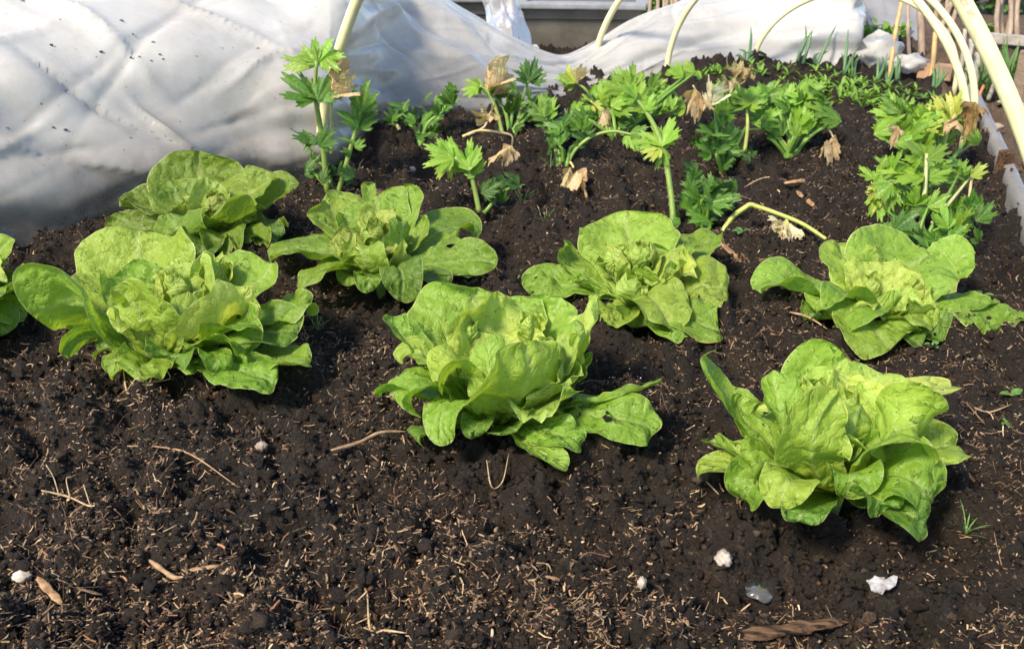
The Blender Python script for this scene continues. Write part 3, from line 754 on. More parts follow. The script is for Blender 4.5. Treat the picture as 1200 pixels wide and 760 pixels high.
def put_leaflet(parent, A, B, colour, facing=None, name='leaflet', width=1.0):
    A, B = Vector(A), Vector(B); x = (B - A); L = x.length; x.normalize()
    nrm = Vector(facing) if facing is not None else Vector((rng.uniform(-.7, .5), -0.55 + rng.uniform(-.6, .5), 0.75 + rng.uniform(-.3, .3)))
    y = nrm.cross(x); y.normalize(); z = x.cross(y)
    dry = colour in ('dry', 'pale', 'brown')
    if dry: L *= 1.35
    o = link_mesh(name if not dry else 'withered_leaflet', rng.choice(DRYLETS if dry else LEAFLETS))
    M = Matrix((x, y, z)).transposed().to_4x4()
    Mw = Matrix.Translation(A) @ M @ Matrix.Diagonal((L, L * width, L, 1))
    o.parent = parent
    o.matrix_parent_inverse = parent_inv(parent)
    o.matrix_basis = Mw
    c = CG[colour]; k = rng.uniform(0.8, 1.2)
    o.color = (c[0] * k * rng.uniform(.9, 1.1), c[1] * k, c[2] * k, 1)
    return o
def celery(label, base, fronds, clumps=(), wilted=(), D_off=0.0):
    """fronds: (stem pixels, stem px width, stem colour, [(x0,y0,x1,y1,colour)...], depth lean); clumps: (cx, cy, rx, ry, n, size, colour, depth)"""
    B = gpt(*base); D0 = gdepth(*base); B[2] = max(0, grid_z(B[0], B[1]) - 0.008)
    root = thing('celery_plant', label, 'celery', B, 'celery plants in the bed')
    k = D0 / FPX
    for pts, wpx, sc_, lv, lean in fronds:
        n = len(pts)
        P = [at(x, y, D0 + lean * i / max(1, n - 1)) for i, (x, y) in enumerate(pts)]
        if lv is not None and abs(P[0][2]) < 0.05: P[0][2] = min(P[0][2], B[2] - 0.004)
        o = tube('stem', P, [wpx * k * .38, wpx * k * .33, wpx * k * .22], M_STEM, root, 6, 10, 0.10)
        o.color = (*sc_, 1)
        for x0, y0, x1, y1, c in (lv or ()):
            d = D0 + lean * 0.9 + rng.uniform(-.012, .012) - (.05 if c in ('dry', 'pale', 'brown') else 0)
            A_, B_ = at(x0, y0, d), at(x1, y1, d + rng.uniform(-.03, .02))
            put_leaflet(root, A_, B_, c)
    for cx, cy, rx, ry, num, size, c, dd in clumps:
        for q in range(max(3, round(num * .66))):
            a = rng.uniform(0, 6.283); f = rng.random() ** 0.5
            x, y = cx + rx * f * math.cos(a), cy + ry * f * math.sin(a)
            d = D0 + dd + rng.uniform(-.05, .05)
            A_ = at(x, y, d); A_[2] = max(A_[2], 0.012)
            cc = c if isinstance(c, str) else rng.choice(c)
            ang = math.radians(rng.uniform(15, 165)); ln = size * rng.uniform(.6, 1.15) * k
            A_ = A_ - .45 * np.array([math.cos(ang) * ln, 0, math.sin(ang) * ln * .8]); A_[2] = max(A_[2], 0.012)
            B_ = A_ + np.array([math.cos(ang) * ln, rng.uniform(-.55, .35) * ln, math.sin(ang) * ln * .8])
            B_[2] = max(B_[2], 0.02)
            lf = put_leaflet(root, A_, B_, cc)
            if q % 3 == 0 and A_[2] > 0.03:
                m_ = (A_ + B) / 2 + np.array([rng.uniform(-.01, .01), rng.uniform(-.01, .01), 0.01])
                o = tube('stem', [B + np.array([rng.uniform(-.008, .008), rng.uniform(-.008, .008), -0.005]), m_, A_], [2.6 * k, 2.2 * k, 1.2 * k], M_STEM, root, 5, 8, 0.1)
                o.color = (0.16, 0.30, 0.05, 1)
    return root
SG, SP, SY, ST = (0.22, 0.32, 0.075), (0.50, 0.50, 0.25), (0.42, 0.46, 0.12), (0.58, 0.44, 0.22)

celery('tall celery with bare lower stem and notched leaf tiers beside the first pipe hoop', (388, 226), [
    ([(384, 226), (378, 165), (370, 112), (371, 72)], 9, SG, [(370, 76, 388, 42, 'light'), (370, 78, 328, 64, 'light'), (372, 74, 352, 52, 'light'), (372, 72, 402, 62, 'light'), (378, 66, 398, 82, 'light'),
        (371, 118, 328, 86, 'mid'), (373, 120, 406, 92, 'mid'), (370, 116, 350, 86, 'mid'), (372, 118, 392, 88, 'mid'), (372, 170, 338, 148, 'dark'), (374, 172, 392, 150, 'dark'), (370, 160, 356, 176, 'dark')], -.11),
    ([(396, 222), (406, 192), (418, 150), (424, 128)], 8, SG, [(424, 132, 430, 92, 'mid'), (423, 134, 436, 118, 'mid'), (420, 150, 394, 128, 'mid'), (420, 152, 440, 130, 'mid'), (416, 168, 396, 160, 'mid'), (416, 174, 428, 162, 'mid'), (412, 180, 398, 176, 'mid'), (420, 145, 410, 118, 'mid')], -.07),
    ([(389, 180), (389, 145), (388, 110)], 7, SP, [(388, 114, 404, 84, 'dry'), (390, 112, 410, 96, 'dry'), (388, 118, 378, 108, 'yel'), (396, 88, 408, 70, 'dry'), (392, 100, 402, 118, 'dry')], -.06)],
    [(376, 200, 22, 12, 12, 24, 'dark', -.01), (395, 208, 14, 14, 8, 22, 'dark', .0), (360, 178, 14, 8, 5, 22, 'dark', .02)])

celery('low dark celery tuft with a snapped pale stalk close to the plastic sheet', (492, 172), [
    ([(478, 166), (466, 148), (452, 138)], 6, SP, [], .0)],
    [(480, 135, 26, 14, 12, 26, ('dark', 'mid'), .0), (508, 125, 22, 18, 12, 26, ('mid', 'mid', 'dark'), .02), (494, 155, 20, 12, 8, 24, 'dark', .0), (522, 106, 10, 8, 4, 22, 'mid', .03)])

celery('celery with lone fanned leaf on a bare stem, small dark tuft below', (562, 246), [
    ([(562, 248), (556, 220), (550, 202), (533, 184)], 8, SG, [(550, 200, 548, 160, 'light'), (552, 200, 528, 168, 'light'), (556, 206, 562, 178, 'light'), (532, 184, 498, 172, 'light'), (534, 184, 516, 162, 'light'), (532, 184, 512, 210, 'yel'), (532, 186, 496, 192, 'light'), (556, 208, 545, 196, 'light')], -.03),
    ([(542, 160), (562, 153), (590, 156), (600, 160), (600, 170)], 4, ST, [(598, 170, 580, 190, 'dry'), (600, 170, 594, 190, 'dry')], .02),
    ([(548, 158), (566, 150), (572, 140)], 4, ST, [(572, 142, 560, 128, 'dry'), (572, 140, 580, 130, 'dry'), (570, 142, 566, 132, 'pale')], .02)],
    [(588, 216, 20, 16, 14, 27, 'dark', .01), (578, 234, 14, 10, 6, 20, 'dark', .0)])

celery('celery with scorched brown leaf tips rising in front of the tank', (598, 160), [
    ([(590, 158), (582, 130), (572, 108), (562, 100)], 6, SG, [(564, 102, 546, 92, 'light'), (566, 100, 556, 112, 'light'), (572, 106, 588, 86, 'light'), (572, 106, 576, 82, 'dry'), (578, 112, 596, 96, 'dry'), (580, 112, 566, 96, 'mid'), (570, 106, 590, 78, 'dry'), (560, 102, 540, 112, 'light')], .0),
    ([(604, 158), (612, 118), (620, 92)], 6, SG, [(620, 96, 630, 66, 'dark'), (620, 98, 612, 74, 'dark'), (622, 98, 642, 84, 'dark'), (620, 96, 602, 82, 'dark')], .03)],
    [(600, 112, 26, 16, 14, 28, ('mid', 'dark', 'light'), .0), (625, 125, 16, 16, 8, 28, ('mid', 'light'), .0), (600, 146, 14, 10, 6, 22, 'dark', .0)])

celery('celery with one long arching stalk and shrivelled leaves fallen at its foot', (660, 196), [
    ([(654, 196), (650, 170), (640, 140)], 6, SG, [(640, 142, 622, 116, 'mid'), (640, 142, 650, 112, 'light'), (642, 146, 626, 138, 'mid'), (642, 148, 660, 134, 'mid'), (638, 138, 632, 108, 'light')], .0),
    ([(664, 196), (674, 176), (694, 160), (718, 154), (742, 158)], 6, SG, [(738, 156, 764, 158, 'mid'), (735, 156, 744, 174, 'light'), (742, 158, 756, 184, 'light')], -.04),
    ([(662, 182), (668, 190), (676, 200), (694, 206), (702, 216)], 4, ST, [(668, 196, 660, 222, 'dry'), (676, 200, 684, 226, 'dry'), (699, 212, 702, 220, 'dry')], -.03)],
    [(668, 152, 24, 16, 18, 28, ('dark', 'mid'), .0), (656, 172, 12, 12, 6, 22, 'dark', .0), (684, 142, 10, 10, 5, 24, 'mid', .01)])

celery('broad bright celery clump with a yellowing sprig leaning to the plastic sheet', (722, 162), [
    ([(716, 160), (690, 110), (672, 96)], 5, SG, [(672, 98, 652, 82, 'light'), (674, 98, 664, 76, 'yel'), (676, 98, 682, 78, 'dry'), (674, 100, 656, 92, 'light')], .0),
    ([(728, 160), (734, 130), (738, 104)], 5, SG, [(738, 106, 722, 78, 'light'), (738, 106, 744, 74, 'light'), (740, 108, 756, 86, 'light'), (738, 108, 706, 94, 'light')], .0),
    ([(716, 158), (704, 132), (692, 118)], 4, SY, [(692, 120, 686, 108, 'yel'), (694, 120, 706, 130, 'yel'), (706, 130, 716, 148, 'dry')], -.02)],
    [(730, 112, 34, 20, 26, 32, ('light', 'light', 'mid'), .03), (700, 128, 22, 14, 10, 28, ('mid', 'light'), .02), (772, 112, 28, 20, 20, 32, ('light', 'mid'), .06), (800, 88, 16, 8, 6, 28, 'light', .1), (742, 140, 24, 12, 10, 24, 'dark', .02), (784, 124, 22, 10, 8, 28, 'light', .06)])

celery('celery on one tall ribbed stem with a drooping collar of leaves', (790, 268), [
    ([(790, 270), (786, 225), (776, 170), (758, 132), (744, 114)], 9, SG, [(776, 172, 786, 136, 'light'), (776, 172, 752, 164, 'light'), (776, 170, 794, 150, 'light'), (778, 174, 770, 200, 'light'), (774, 168, 740, 164, 'light'), (778, 172, 764, 146, 'light'), (774, 174, 752, 186, 'yel'), (778, 174, 790, 168, 'mid'),
        (746, 116, 726, 100, 'light'), (748, 118, 754, 92, 'light'), (756, 130, 766, 108, 'light'), (754, 126, 734, 122, 'light')], .0)],
    [(788, 262, 12, 6, 5, 18, 'mid', .0)])

celery('dense dark green celery tuft shining with dew, close behind the scooped lettuce', (822, 262), [],
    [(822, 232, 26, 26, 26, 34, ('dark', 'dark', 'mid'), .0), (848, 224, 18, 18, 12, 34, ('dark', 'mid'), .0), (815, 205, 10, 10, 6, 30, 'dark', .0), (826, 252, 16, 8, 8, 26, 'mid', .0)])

celery('leafy celery topped with papery brown withered leaves among the green', (848, 200), [
    ([(872, 176), (876, 150), (874, 122)], 6, SY, [(874, 124, 858, 92, 'light'), (874, 124, 890, 100, 'light'), (876, 126, 896, 116, 'light')], .0),
    ([(846, 200), (840, 182)], 5, ST, [], .0),
    ([(838, 130), (822, 116), (812, 100)], 4, ST, [(814, 104, 806, 126, 'dry'), (816, 108, 814, 134, 'dry'), (826, 116, 820, 138, 'dry'), (832, 128, 832, 100, 'pale'), (834, 124, 846, 104, 'pale')], -.02),
    ([(870, 130), (866, 100), (862, 86)], 4, SG, [(862, 92, 858, 72, 'dry'), (862, 90, 874, 84, 'dry'), (856, 100, 846, 92, 'dry'), (866, 100, 870, 84, 'dry'), (876, 92, 880, 82, 'dry'), (862, 98, 850, 104, 'pale')], .0)],
    [(836, 168, 24, 20, 24, 30, ('mid', 'mid', 'dark'), .0), (860, 132, 24, 18, 20, 30, ('light', 'mid'), .02), (866, 190, 20, 10, 10, 26, 'dark', .0), (850, 108, 18, 10, 8, 26, ('light', 'mid'), .03)])

celery('rounded bright celery clump with bent pale stalk, standing clear on dark soil', (925, 182), [
    ([(922, 182), (920, 170), (904, 154), (882, 152), (870, 153)], 6, SY, [(872, 153, 852, 156, 'light')], .0),
    ([(932, 182), (942, 166), (950, 150)], 6, SG, [(950, 152, 962, 126, 'mid'), (948, 154, 940, 128, 'light')], .0),
    ([(966, 146), (976, 160), (974, 178), (980, 188)], 3, ST, [(974, 162, 970, 186, 'dry'), (976, 164, 978, 182, 'dry')], -.02)],
    [(908, 116, 26, 18, 22, 32, ('light', 'light', 'mid'), .03), (940, 122, 26, 22, 24, 34, ('light', 'light', 'mid'), .02), (926, 156, 20, 14, 14, 30, ('mid', 'light'), .0), (966, 130, 10, 14, 6, 32, 'mid', .03), (896, 140, 16, 12, 8, 28, 'light', .02)])

celery('large spreading celery with lime leaves and withered tips near the right bed edge', (1075, 304), [
    ([(1073, 306), (1080, 260), (1084, 220), (1086, 180)], 9, SP, [(1086, 190, 1060, 166, 'light'), (1086, 188, 1110, 168, 'light'), (1084, 210, 1052, 190, 'light'), (1086, 210, 1118, 196, 'light'), (1084, 206, 1030, 196, 'light')], .0),
    ([(1076, 240), (1064, 220), (1044, 212), (1028, 224)], 5, SG, [(1046, 214, 1020, 236, 'light'), (1036, 216, 1024, 250, 'yel'), (1030, 220, 1014, 226, 'yel'), (1028, 226, 1034, 262, 'light'), (1024, 210, 1006, 194, 'light'), (1040, 216, 1046, 250, 'light')], -.02),
    ([(1092, 262), (1114, 236), (1138, 206)], 6, SP, [(1138, 208, 1158, 190, 'yel'), (1134, 210, 1120, 196, 'light')], .02),
    ([(1136, 232), (1138, 214), (1142, 200)], 5, ST, [], .03),
    ([(1090, 296), (1098, 286), (1104, 276)], 6, SG, [(1102, 280, 1126, 264, 'mid')], -.02)],
    [(1060, 278, 30, 20, 26, 34, ('mid', 'dark', 'mid'), -.02), (1128, 250, 28, 22, 24, 34, ('mid', 'mid', 'light'), .0), (1080, 232, 36, 14, 16, 32, ('light', 'mid'), .02), (1050, 200, 30, 12, 14, 32, 'light', .02), (1108, 200, 26, 14, 12, 30, ('light', 'light', 'mid'), .03), (1032, 232, 12, 18, 8, 28, ('light', 'yel'), .0), (1120, 276, 26, 10, 10, 30, 'mid', -.02)])

celery('yellowing celery with scorched orange leaf tips by the paired pipe hoops', (1096, 214), [
    ([(1096, 214), (1104, 176), (1114, 146), (1124, 126)], 6, SY, [(1116, 140, 1092, 108, 'yel'), (1116, 138, 1124, 104, 'yel'), (1118, 140, 1142, 120, 'light'), (1112, 146, 1088, 134, 'yel'), (1120, 134, 1120, 158, 'dry'), (1144, 120, 1142, 150, 'brown'), (1140, 122, 1136, 146, 'brown'), (1114, 140, 1104, 112, 'yel')], .0),
    ([(1082, 212), (1064, 184), (1054, 170)], 5, SG, [(1052, 156, 1050, 166, 'dry'), (1053, 148, 1050, 168, 'dry'), (1066, 176, 1050, 178, 'yel'), (1080, 176, 1082, 190, 'dry')], -.03)],
    [(1060, 140, 26, 16, 18, 32, ('light', 'light', 'mid'), .02), (1094, 156, 28, 16, 18, 32, ('light', 'yel', 'light'), .0), (1130, 152, 18, 14, 10, 30, 'light', .02), (1076, 170, 26, 10, 10, 30, 'light', .0), (1046, 150, 14, 12, 6, 30, 'light', .0)])

# a fallen stalk arching out of the soil behind the far right lettuce
Bp = gpt(843, 272); D0 = gdepth(843, 272)
st = thing('fallen_celery_stalk', 'pale celery stalk bent over with a papery withered flower-like leaf hanging', 'celery', Bp)
o = tube('stalk', [Bp - np.array([0, 0, .01]), at(858, 255, D0), at(873, 243.5, D0 - .01), at(879, 240, D0 - .011), at(887, 242, D0 - .012), at(908, 249, D0 - .02), at(940, 262, D0 - .05), at(968, 280, D0 - .09)], [.0046, .0042, .0034, .0026], M_STEM, st, 7, 10, .1); o.color = (*SY, 1)
for a in [(920, 260, 902, 290), (920, 258, 914, 296), (922, 260, 928, 288), (918, 262, 898, 276), (921, 262, 908, 280)]:
    put_leaflet(st, at(a[0], a[1], D0 - .03), at(a[2], a[3], D0 - .04), 'pale')
o = tube('leaf_stalk', [at(922, 255, D0 - .03), at(923, 268, D0 - .03), at(918, 280, D0 - .03)], [.003, .002], M_STEM, st, 4, 8); o.color = (*SY, 1)

# ---------------------------------------------------------------- small plants: seedlings, scallions, grass, weeds
def blade_geo(P0, d, L, w, bend, nseg=5):
    """narrow tapering leaf with a channel along its middle"""
    d = np.array(d, float); d /= np.linalg.norm(d); h = np.array([d[0], d[1], 0]); hn = np.linalg.norm(h)
    h = h / hn if hn > 1e-6 else np.array([1., 0, 0])
    s = np.array([-h[1], h[0], 0]); V, F = [], []
    p = np.array(P0, float); th = math.asin(max(-1, min(1, d[2])))
    for i in range(nseg + 1):
        t = i / nseg; ww = w * (0.5 + 1.1 * t) * (1 - t ** 3) if t < 1 else w * 0.04
        V += [p - s * ww / 2 + np.array([0, 0, ww * .18]), p, p + s * ww / 2 + np.array([0, 0, ww * .18])]
        a = th - bend * t; p = p + (h * math.cos(a) + np.array([0, 0, math.sin(a)])) * L / nseg
    for i in range(nseg):
        for j in (0, 1): F.append((i * 3 + j, i * 3 + j + 1, i * 3 + j + 4, i * 3 + j + 3))
    return V, F
M_SEED = leaf_mat('seedling_leaf', 0.32, 0.45, 5.0, edge_amt=0.0, mott=0.3)
M_ONION = leaf_mat('scallion_leaf', 0.12, 0.40, 3.0, edge_amt=0.0, mott=0.3)
def rosette_mesh(name, seed, nl, L, w, lo, hi, bend, mat):
    r = random.Random(seed); V, F = [], []
    for k in range(nl):
        a = k * 2.4 + r.uniform(-.5, .5); e = r.uniform(lo, hi)
        v, f = blade_geo((0, 0, 0), (math.cos(a) * math.cos(e), math.sin(a) * math.cos(e), math.sin(e)), L * r.uniform(.6, 1.1), w * r.uniform(.8, 1.2), r.uniform(.2, bend))
        n0 = len(V); V += v; F += [tuple(i + n0 for i in q) for q in f]
    me = bpy.data.meshes.new(name); me.from_pydata([tuple(map(float, v)) for v in V], [], F)
    me.polygons.foreach_set('use_smooth', [True] * len(F)); me.materials.append(mat); return me
SEEDM = [rosette_mesh('seedling', k, 5 + k % 3, 0.055, 0.012, .35, 1.25, 1.1, M_SEED) for k in range(5)]
def place(name, me, P, label, cat, group, scale=1.0, colour=(0.1, .2, .03), rz=None):
    o = link_mesh(name, me); o.location = tuple(map(float, P))
    o.rotation_euler = (0, 0, rng.uniform(0, 6.28) if rz is None else rz); o.scale = (scale,) * 3
    o.color = (*colour, 1); return tag(o, label, cat, group)
rows = [((826, 93), (1092, 110), 30, .8), ((870, 90), (1085, 100), 24, .7), ((925, 107), (1095, 122), 24, .95), ((955, 116), (1090, 132), 18, 1.0), ((795, 96), (870, 88), 14, .7), ((985, 112), (1080, 118), 12, .9)]
for (a, b, n_, s_) in rows:
    for k in range(n_):
        f = (k + rng.uniform(-.35, .35)) / (n_ - 1)
        P = gpt(a[0] + (b[0] - a[0]) * f + rng.uniform(-4, 4), a[1] + (b[1] - a[1]) * f + rng.uniform(-4, 4)); P[2] = grid_z(P[0], P[1]) - .004
        g = rng.uniform(.8, 1.2)
        place('seedling', rng.choice(SEEDM), P, 'small narrow-leaved green seedling in the sown rows behind the celery', 'seedling', 'sown seedling rows', s_ * rng.uniform(.55, .9), (0.19 * g, .36 * g, .045 * g))

def scallion(px, py, leaves):
    P = gpt(px, py); P[2] = grid_z(P[0], P[1]) - .006; D0 = gdepth(px, py)
    root = thing('scallion', 'thin upright blue-green scallion growing in front of the far tunnel', 'scallion', P, 'scallions in a row')
    for (tx, ty) in leaves:
        tip = at(tx, ty, D0 + rng.uniform(-.03, .03)); m_ = (P + tip) / 2 + np.array([rng.uniform(-.01, .01), 0, .01])
        o = tube('leaf', [P + np.array([rng.uniform(-.004, .004), 0, 0]), m_, tip], [.0048, .0042, .0008], M_STEM, root, 5, 8); o.color = (0.10, .20, .085, 1)
scallion(876, 82, [(880, 32), (872, 62), (884, 60), (896, 66)]); scallion(934, 84, [(944, 30), (952, 36), (938, 60)])
scallion(940, 86, [(952, 36), (946, 60)]); scallion(955, 82, [(980, 30), (962, 62), (970, 60)]); scallion(988, 88, [(994, 34), (986, 62), (996, 66)])
scallion(1000, 86, [(1004, 56), (1010, 64)]); scallion(1030, 92, [(1028, 68), (1034, 66)]); scallion(1042, 92, [(1040, 62), (1046, 70)])
scallion(1052, 88, [(1050, 62), (1058, 66)]); scallion(1096, 96, [(1092, 78), (1100, 72), (1106, 80), (1112, 84)]); scallion(870, 80, [(866, 58), (862, 66)])

GR = [rosette_mesh('grass_tuft', 60 + k, 9, 0.085, 0.0035, .7, 1.4, 1.2, M_SEED) for k in range(3)]
WEEDM = [rosette_mesh('weed_sprout', 80 + k, 4, 0.022, 0.011, .2, .7, .6, M_SEED) for k in range(3)]
for (px, py, s_, lab) in [(607, 216, .7, 'tiny pale green weed with four round leaves beside the shrivelled fallen leaves'), (1186, 462, .8, 'tiny green weed by the flopped lettuce leaf on the right'),
        (1182, 490, .55, 'two-leaved green seedling weed on bare dark soil at the right'), (868, 290, .9, 'tiny round-leaved weed beside the scooped lettuce and the pale fallen stalk'), (1154, 338, .8, 'round-leaved weed sprout behind the flopped lettuce leaf'),
        (1092, 412, .7, 'small green weed sprout in front of the flat spreading lettuce'), (985, 396, .7, 'tiny green sprout under the flat spreading lettuce'), (160, 236, .8, 'thin dark weed sprout at the foot of the plastic sheet')]:
    P = gpt(px, py); P[2] = grid_z(P[0], P[1]) - .002
    place('weed_sprout', rng.choice(WEEDM), P, lab, 'weed', None, s_, (.10, .23, .05))
for (px, py, s_, lab) in [(612, 238, .5, 'wispy grass blades sprouting beside the dark celery tuft'), (1132, 622, .42, 'short grass blades beside the ragged lettuce'), (640, 250, .42, 'flattened grass blade on soil behind scooped lettuce'),
        (372, 382, .4, 'two thin green grass blades beside the wide lettuce'), (645, 196, .5, 'thin grass at the foot of the arching celery'), (1180, 250, .5, 'small grass shoot inside the right bed edge')]:
    P = gpt(px, py); P[2] = grid_z(P[0], P[1]) - .002
    place('grass_tuft', rng.choice(GR), P, lab, 'grass', None, s_, (.11, .23, .06))

# ---------------------------------------------------------------- pipe hoops
def hoop(label, lf, rf, rise, power, rad):
    """pipe bent into a flattened arch between two feet pushed into the soil"""
    A, B = gpt(*lf), gpt(*rf); t = np.linspace(0, math.pi, 90); c, q = np.cos(t), np.sin(t)
    u = np.sign(c) * np.abs(c) ** (2 / power); P = (A + B) / 2 - (B - A) / 2 * u[:, None]
    P[:, 2] = np.abs(q) ** (2 / power) * rise
    P = np.concatenate([[A - np.array([0, 0, .05])], P, [B - np.array([0, 0, .05])]])
    o = tube('pipe_hoop', P, rad, M_PIPE, None, 1, 18)
    return tag(o, label, 'hoop', 'pipe hoops over the bed')
hp = hoop('thick pale yellow pipe hoop arching over the whole bed, marked with faded grey print', (375, 206), (1242, 445), .735, 1.55, .0100)
A, B = gpt(375, 206), gpt(1242, 445); tt = np.linspace(2.30, 2.46, 19)
for k in range(9):          # a block of faded printed dashes
    t_ = np.linspace(tt[2 * k], tt[2 * k] + .012, 3); u = np.sign(np.cos(t_)) * np.abs(np.cos(t_)) ** (2 / 1.55)
    C_ = (A + B) / 2 - (B - A) / 2 * u[:, None]; C_[:, 2] = np.sin(t_) ** (2 / 1.55) * .735
    ax = C_[2] - C_[0]; ax /= np.linalg.norm(ax); view = np.array([-.35, -1, .25]); view -= ax * (view @ ax); view /= np.linalg.norm(view); sd2 = np.cross(ax, view)
    Vp = [c_ + .01008 * (math.cos(a) * view + math.sin(a) * sd2) for c_ in C_ for a in np.linspace(-.35, .35, 5)]
    mesh_obj('printed_mark', Vp, [(i * 5 + q, i * 5 + q + 1, i * 5 + q + 6, i * 5 + q + 5) for i in range(2) for q in range(4)], M_PRINT, hp)
hoop('pale yellow pipe hoop, its left foot beside the yellowing celery sprig', (697, 77), (1131, 159), .408, 1.78, .0088)
hoop('yellow pipe hoop with its left foot just before the closed tunnel end', (781, 88), (1138, 155), .343, 2.1, .0078)
hoop('thin yellow pipe hoop inside the far tunnel film', (882, 78), (1120, 98), .22, 2.0, .0070)

# ---------------------------------------------------------------- polythene sheet heaped along the left of the bed
stations = [  # foot pixel, crest pixel, extra depth of the crest
    ((-330, 372), (-380, -170), .34), ((-150, 325), (-180, -130), .34), ((0, 288), (0, -105), .34), ((110, 262), (125, -90), .34), ((215, 238), (245, -80), .33),
    ((290, 218), (345, -72), .30), ((345, 213), (400, -64), .28), ((384, 206), (436, -46), .30), ((408, 176), (458, -30), .26), ((446, 151), (482, -14), .24), ((520, 134), (530, 10), .22),
    ((600, 120), (590, 42), .20), ((655, 108), (640, 64), .18), ((700, 98), (676, 66), .16), ((740, 92), (740, 30), .22), ((790, 86), (790, 8), .26), ((850, 78), (850, -12), .30),
    ((905, 76), (905, -30), .32), ((960, 77), (945, -60), .34), ((1006, 77), (980, -70), .30), ((1014, 62), (992, -60), .22)]
nv_ = 150
foot = catmull([gpt(*s[0]) for s in stations], 24); 
crest = catmull([at(s[1][0], s[1][1], gdepth(*s[0]) + s[2]) for s in stations], 24)
nst = len(foot)
Vs = []
for i in range(nst):
    A, C = foot[i].copy(), crest[i]
    A[2] = -0.012
    back = C + (C - A) * np.array([.28, .28, 0]); back[2] = C[2] * .86
    for j in range(nv_ + 1):
        f = j / nv_
        if f < 0.66:
            a = f / 0.66 * math.pi / 2; h, z = 1 - math.cos(a), math.sin(a)
            h = 0.55 * h + 0.45 * f / 0.66 - 0.10 * math.sin(math.pi * min(1.0, f / 0.36)) * min(1.0, C[2] / .4)
            P = A + (C - A) * np.array([h, h, z])
        else:
            a = (f - 0.66) / 0.34 * math.pi / 2; h, z = math.sin(a), math.cos(a)
            P = np.array([C[0] + (back[0] - C[0]) * h, C[1] + (back[1] - C[1]) * h, back[2] + (C[2] - back[2]) * z])
        Vs.append(P)
Vs = np.array(Vs); G = Vs.reshape(nst, nv_ + 1, 3)
du = np.gradient(G, axis=0); dv = np.gradient(G, axis=1)
Nn = np.cross(du, dv); Nn /= np.linalg.norm(Nn, axis=2)[:, :, None] + 1e-9
acc = np.concatenate([[0], np.cumsum(np.linalg.norm(np.diff(foot, axis=0), axis=1))])
Ucoord = np.repeat(acc[:, None], nv_ + 1, 1); Vcoord = np.repeat(np.linspace(0, 1, nv_ + 1)[None], nst, 0)
hgt = np.clip(crest[:, 2] / .4, .45, 1)[:, None]
wr = 0.040 * fbm(Ucoord * 3.2 + Vcoord * 1.5, Vcoord * 3.2, 301, 3) + 0.02 * fbm(Ucoord * 2.5 - Vcoord * 3, Vcoord * 11 + Ucoord * 2.0, 321, 3)
cr_ = random.Random(5)
for k in range(300):       # long swags and fine creases of the limp film
    u0, v0 = cr_.uniform(0.1, acc[-1]), cr_.uniform(0.0, 0.66); an = cr_.gauss(-0.22, 0.35)
    if k % 2: L_, w_, am = cr_.uniform(.25, .70), cr_.uniform(.025, .06), cr_.gauss(0, .012)
    else: L_, w_, am = cr_.uniform(.05, .24), cr_.uniform(.004, .011), cr_.gauss(.003, .010); an = cr_.gauss(-.3, .7)
    du_, dv_ = Ucoord - u0, (Vcoord - v0)
    a_ = du_ * math.cos(an) + dv_ * math.sin(an); b_ = -du_ * math.sin(an) + dv_ * math.cos(an) + 0.5 * cr_.uniform(-1, 1) * a_ * a_
    wr = wr + am * np.exp(-(a_ / L_) ** 2) * (np.exp(-np.abs(b_) / w_) if k % 2 == 0 else np.exp(-(b_ / w_) ** 2))
damp = np.clip(Vcoord / .08, 0, 1)
G2 = G + Nn * (wr * hgt * damp)[:, :, None] * (1 if Nn[40, 20, 1] < 0 else -1)
Vs = G2.reshape(-1, 3)
Fs = [(i * (nv_ + 1) + j, (i + 1) * (nv_ + 1) + j, (i + 1) * (nv_ + 1) + j + 1, i * (nv_ + 1) + j + 1) for i in range(nst - 1) for j in range(nv_)]
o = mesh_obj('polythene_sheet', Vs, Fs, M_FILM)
tag(o, 'milky polythene tunnel sheet pulled off and heaped in folds along the bed', 'plastic sheet')

# water drops caught on the sheet
rel = Vs - CAM; dep = rel @ FW
pxs = 600 + FPX * (rel @ RT) / dep; pys = 380 - FPX * (rel @ UP) / dep
vis = (np.tile(np.arange(nv_ + 1), nst) < 0.6 * nv_)
bv, bf = ICO2
for (px, py, s_) in [(62, 55, 5), (120, 63, 4.5), (140, 26, 4.5), (157, 40, 3), (150, 66, 3), (163, 66, 3), (176, 69, 2.5), (186, 66, 3), (192, 67, 3), (182, 50, 3.5), (262, 56, 2.5), (303, 56, 3), (10, 150, 4), (80, 154, 4.5), (62, 150, 3), (155, 162, 2.5), (186, 164, 2.5), (200, 166, 2.5), (28, 2, 4), (232, 66, 2)]:
    d2 = (pxs - px) ** 2 + (pys - py) ** 2; d2[~vis] = 1e9
    i = int(np.argmin(d2)); P = Vs[i]; r = .5 * s_ * dep[i] / FPX
    v = bv * np.array([1.25, .5, .8]) * r + P + np.array([0, -.25 * r, 0])
    o = mesh_obj('water_drop', v, bf, M_DROP); tag(o, 'clear water drop clinging to the milky plastic sheet', 'water drop', 'drops on the sheet')

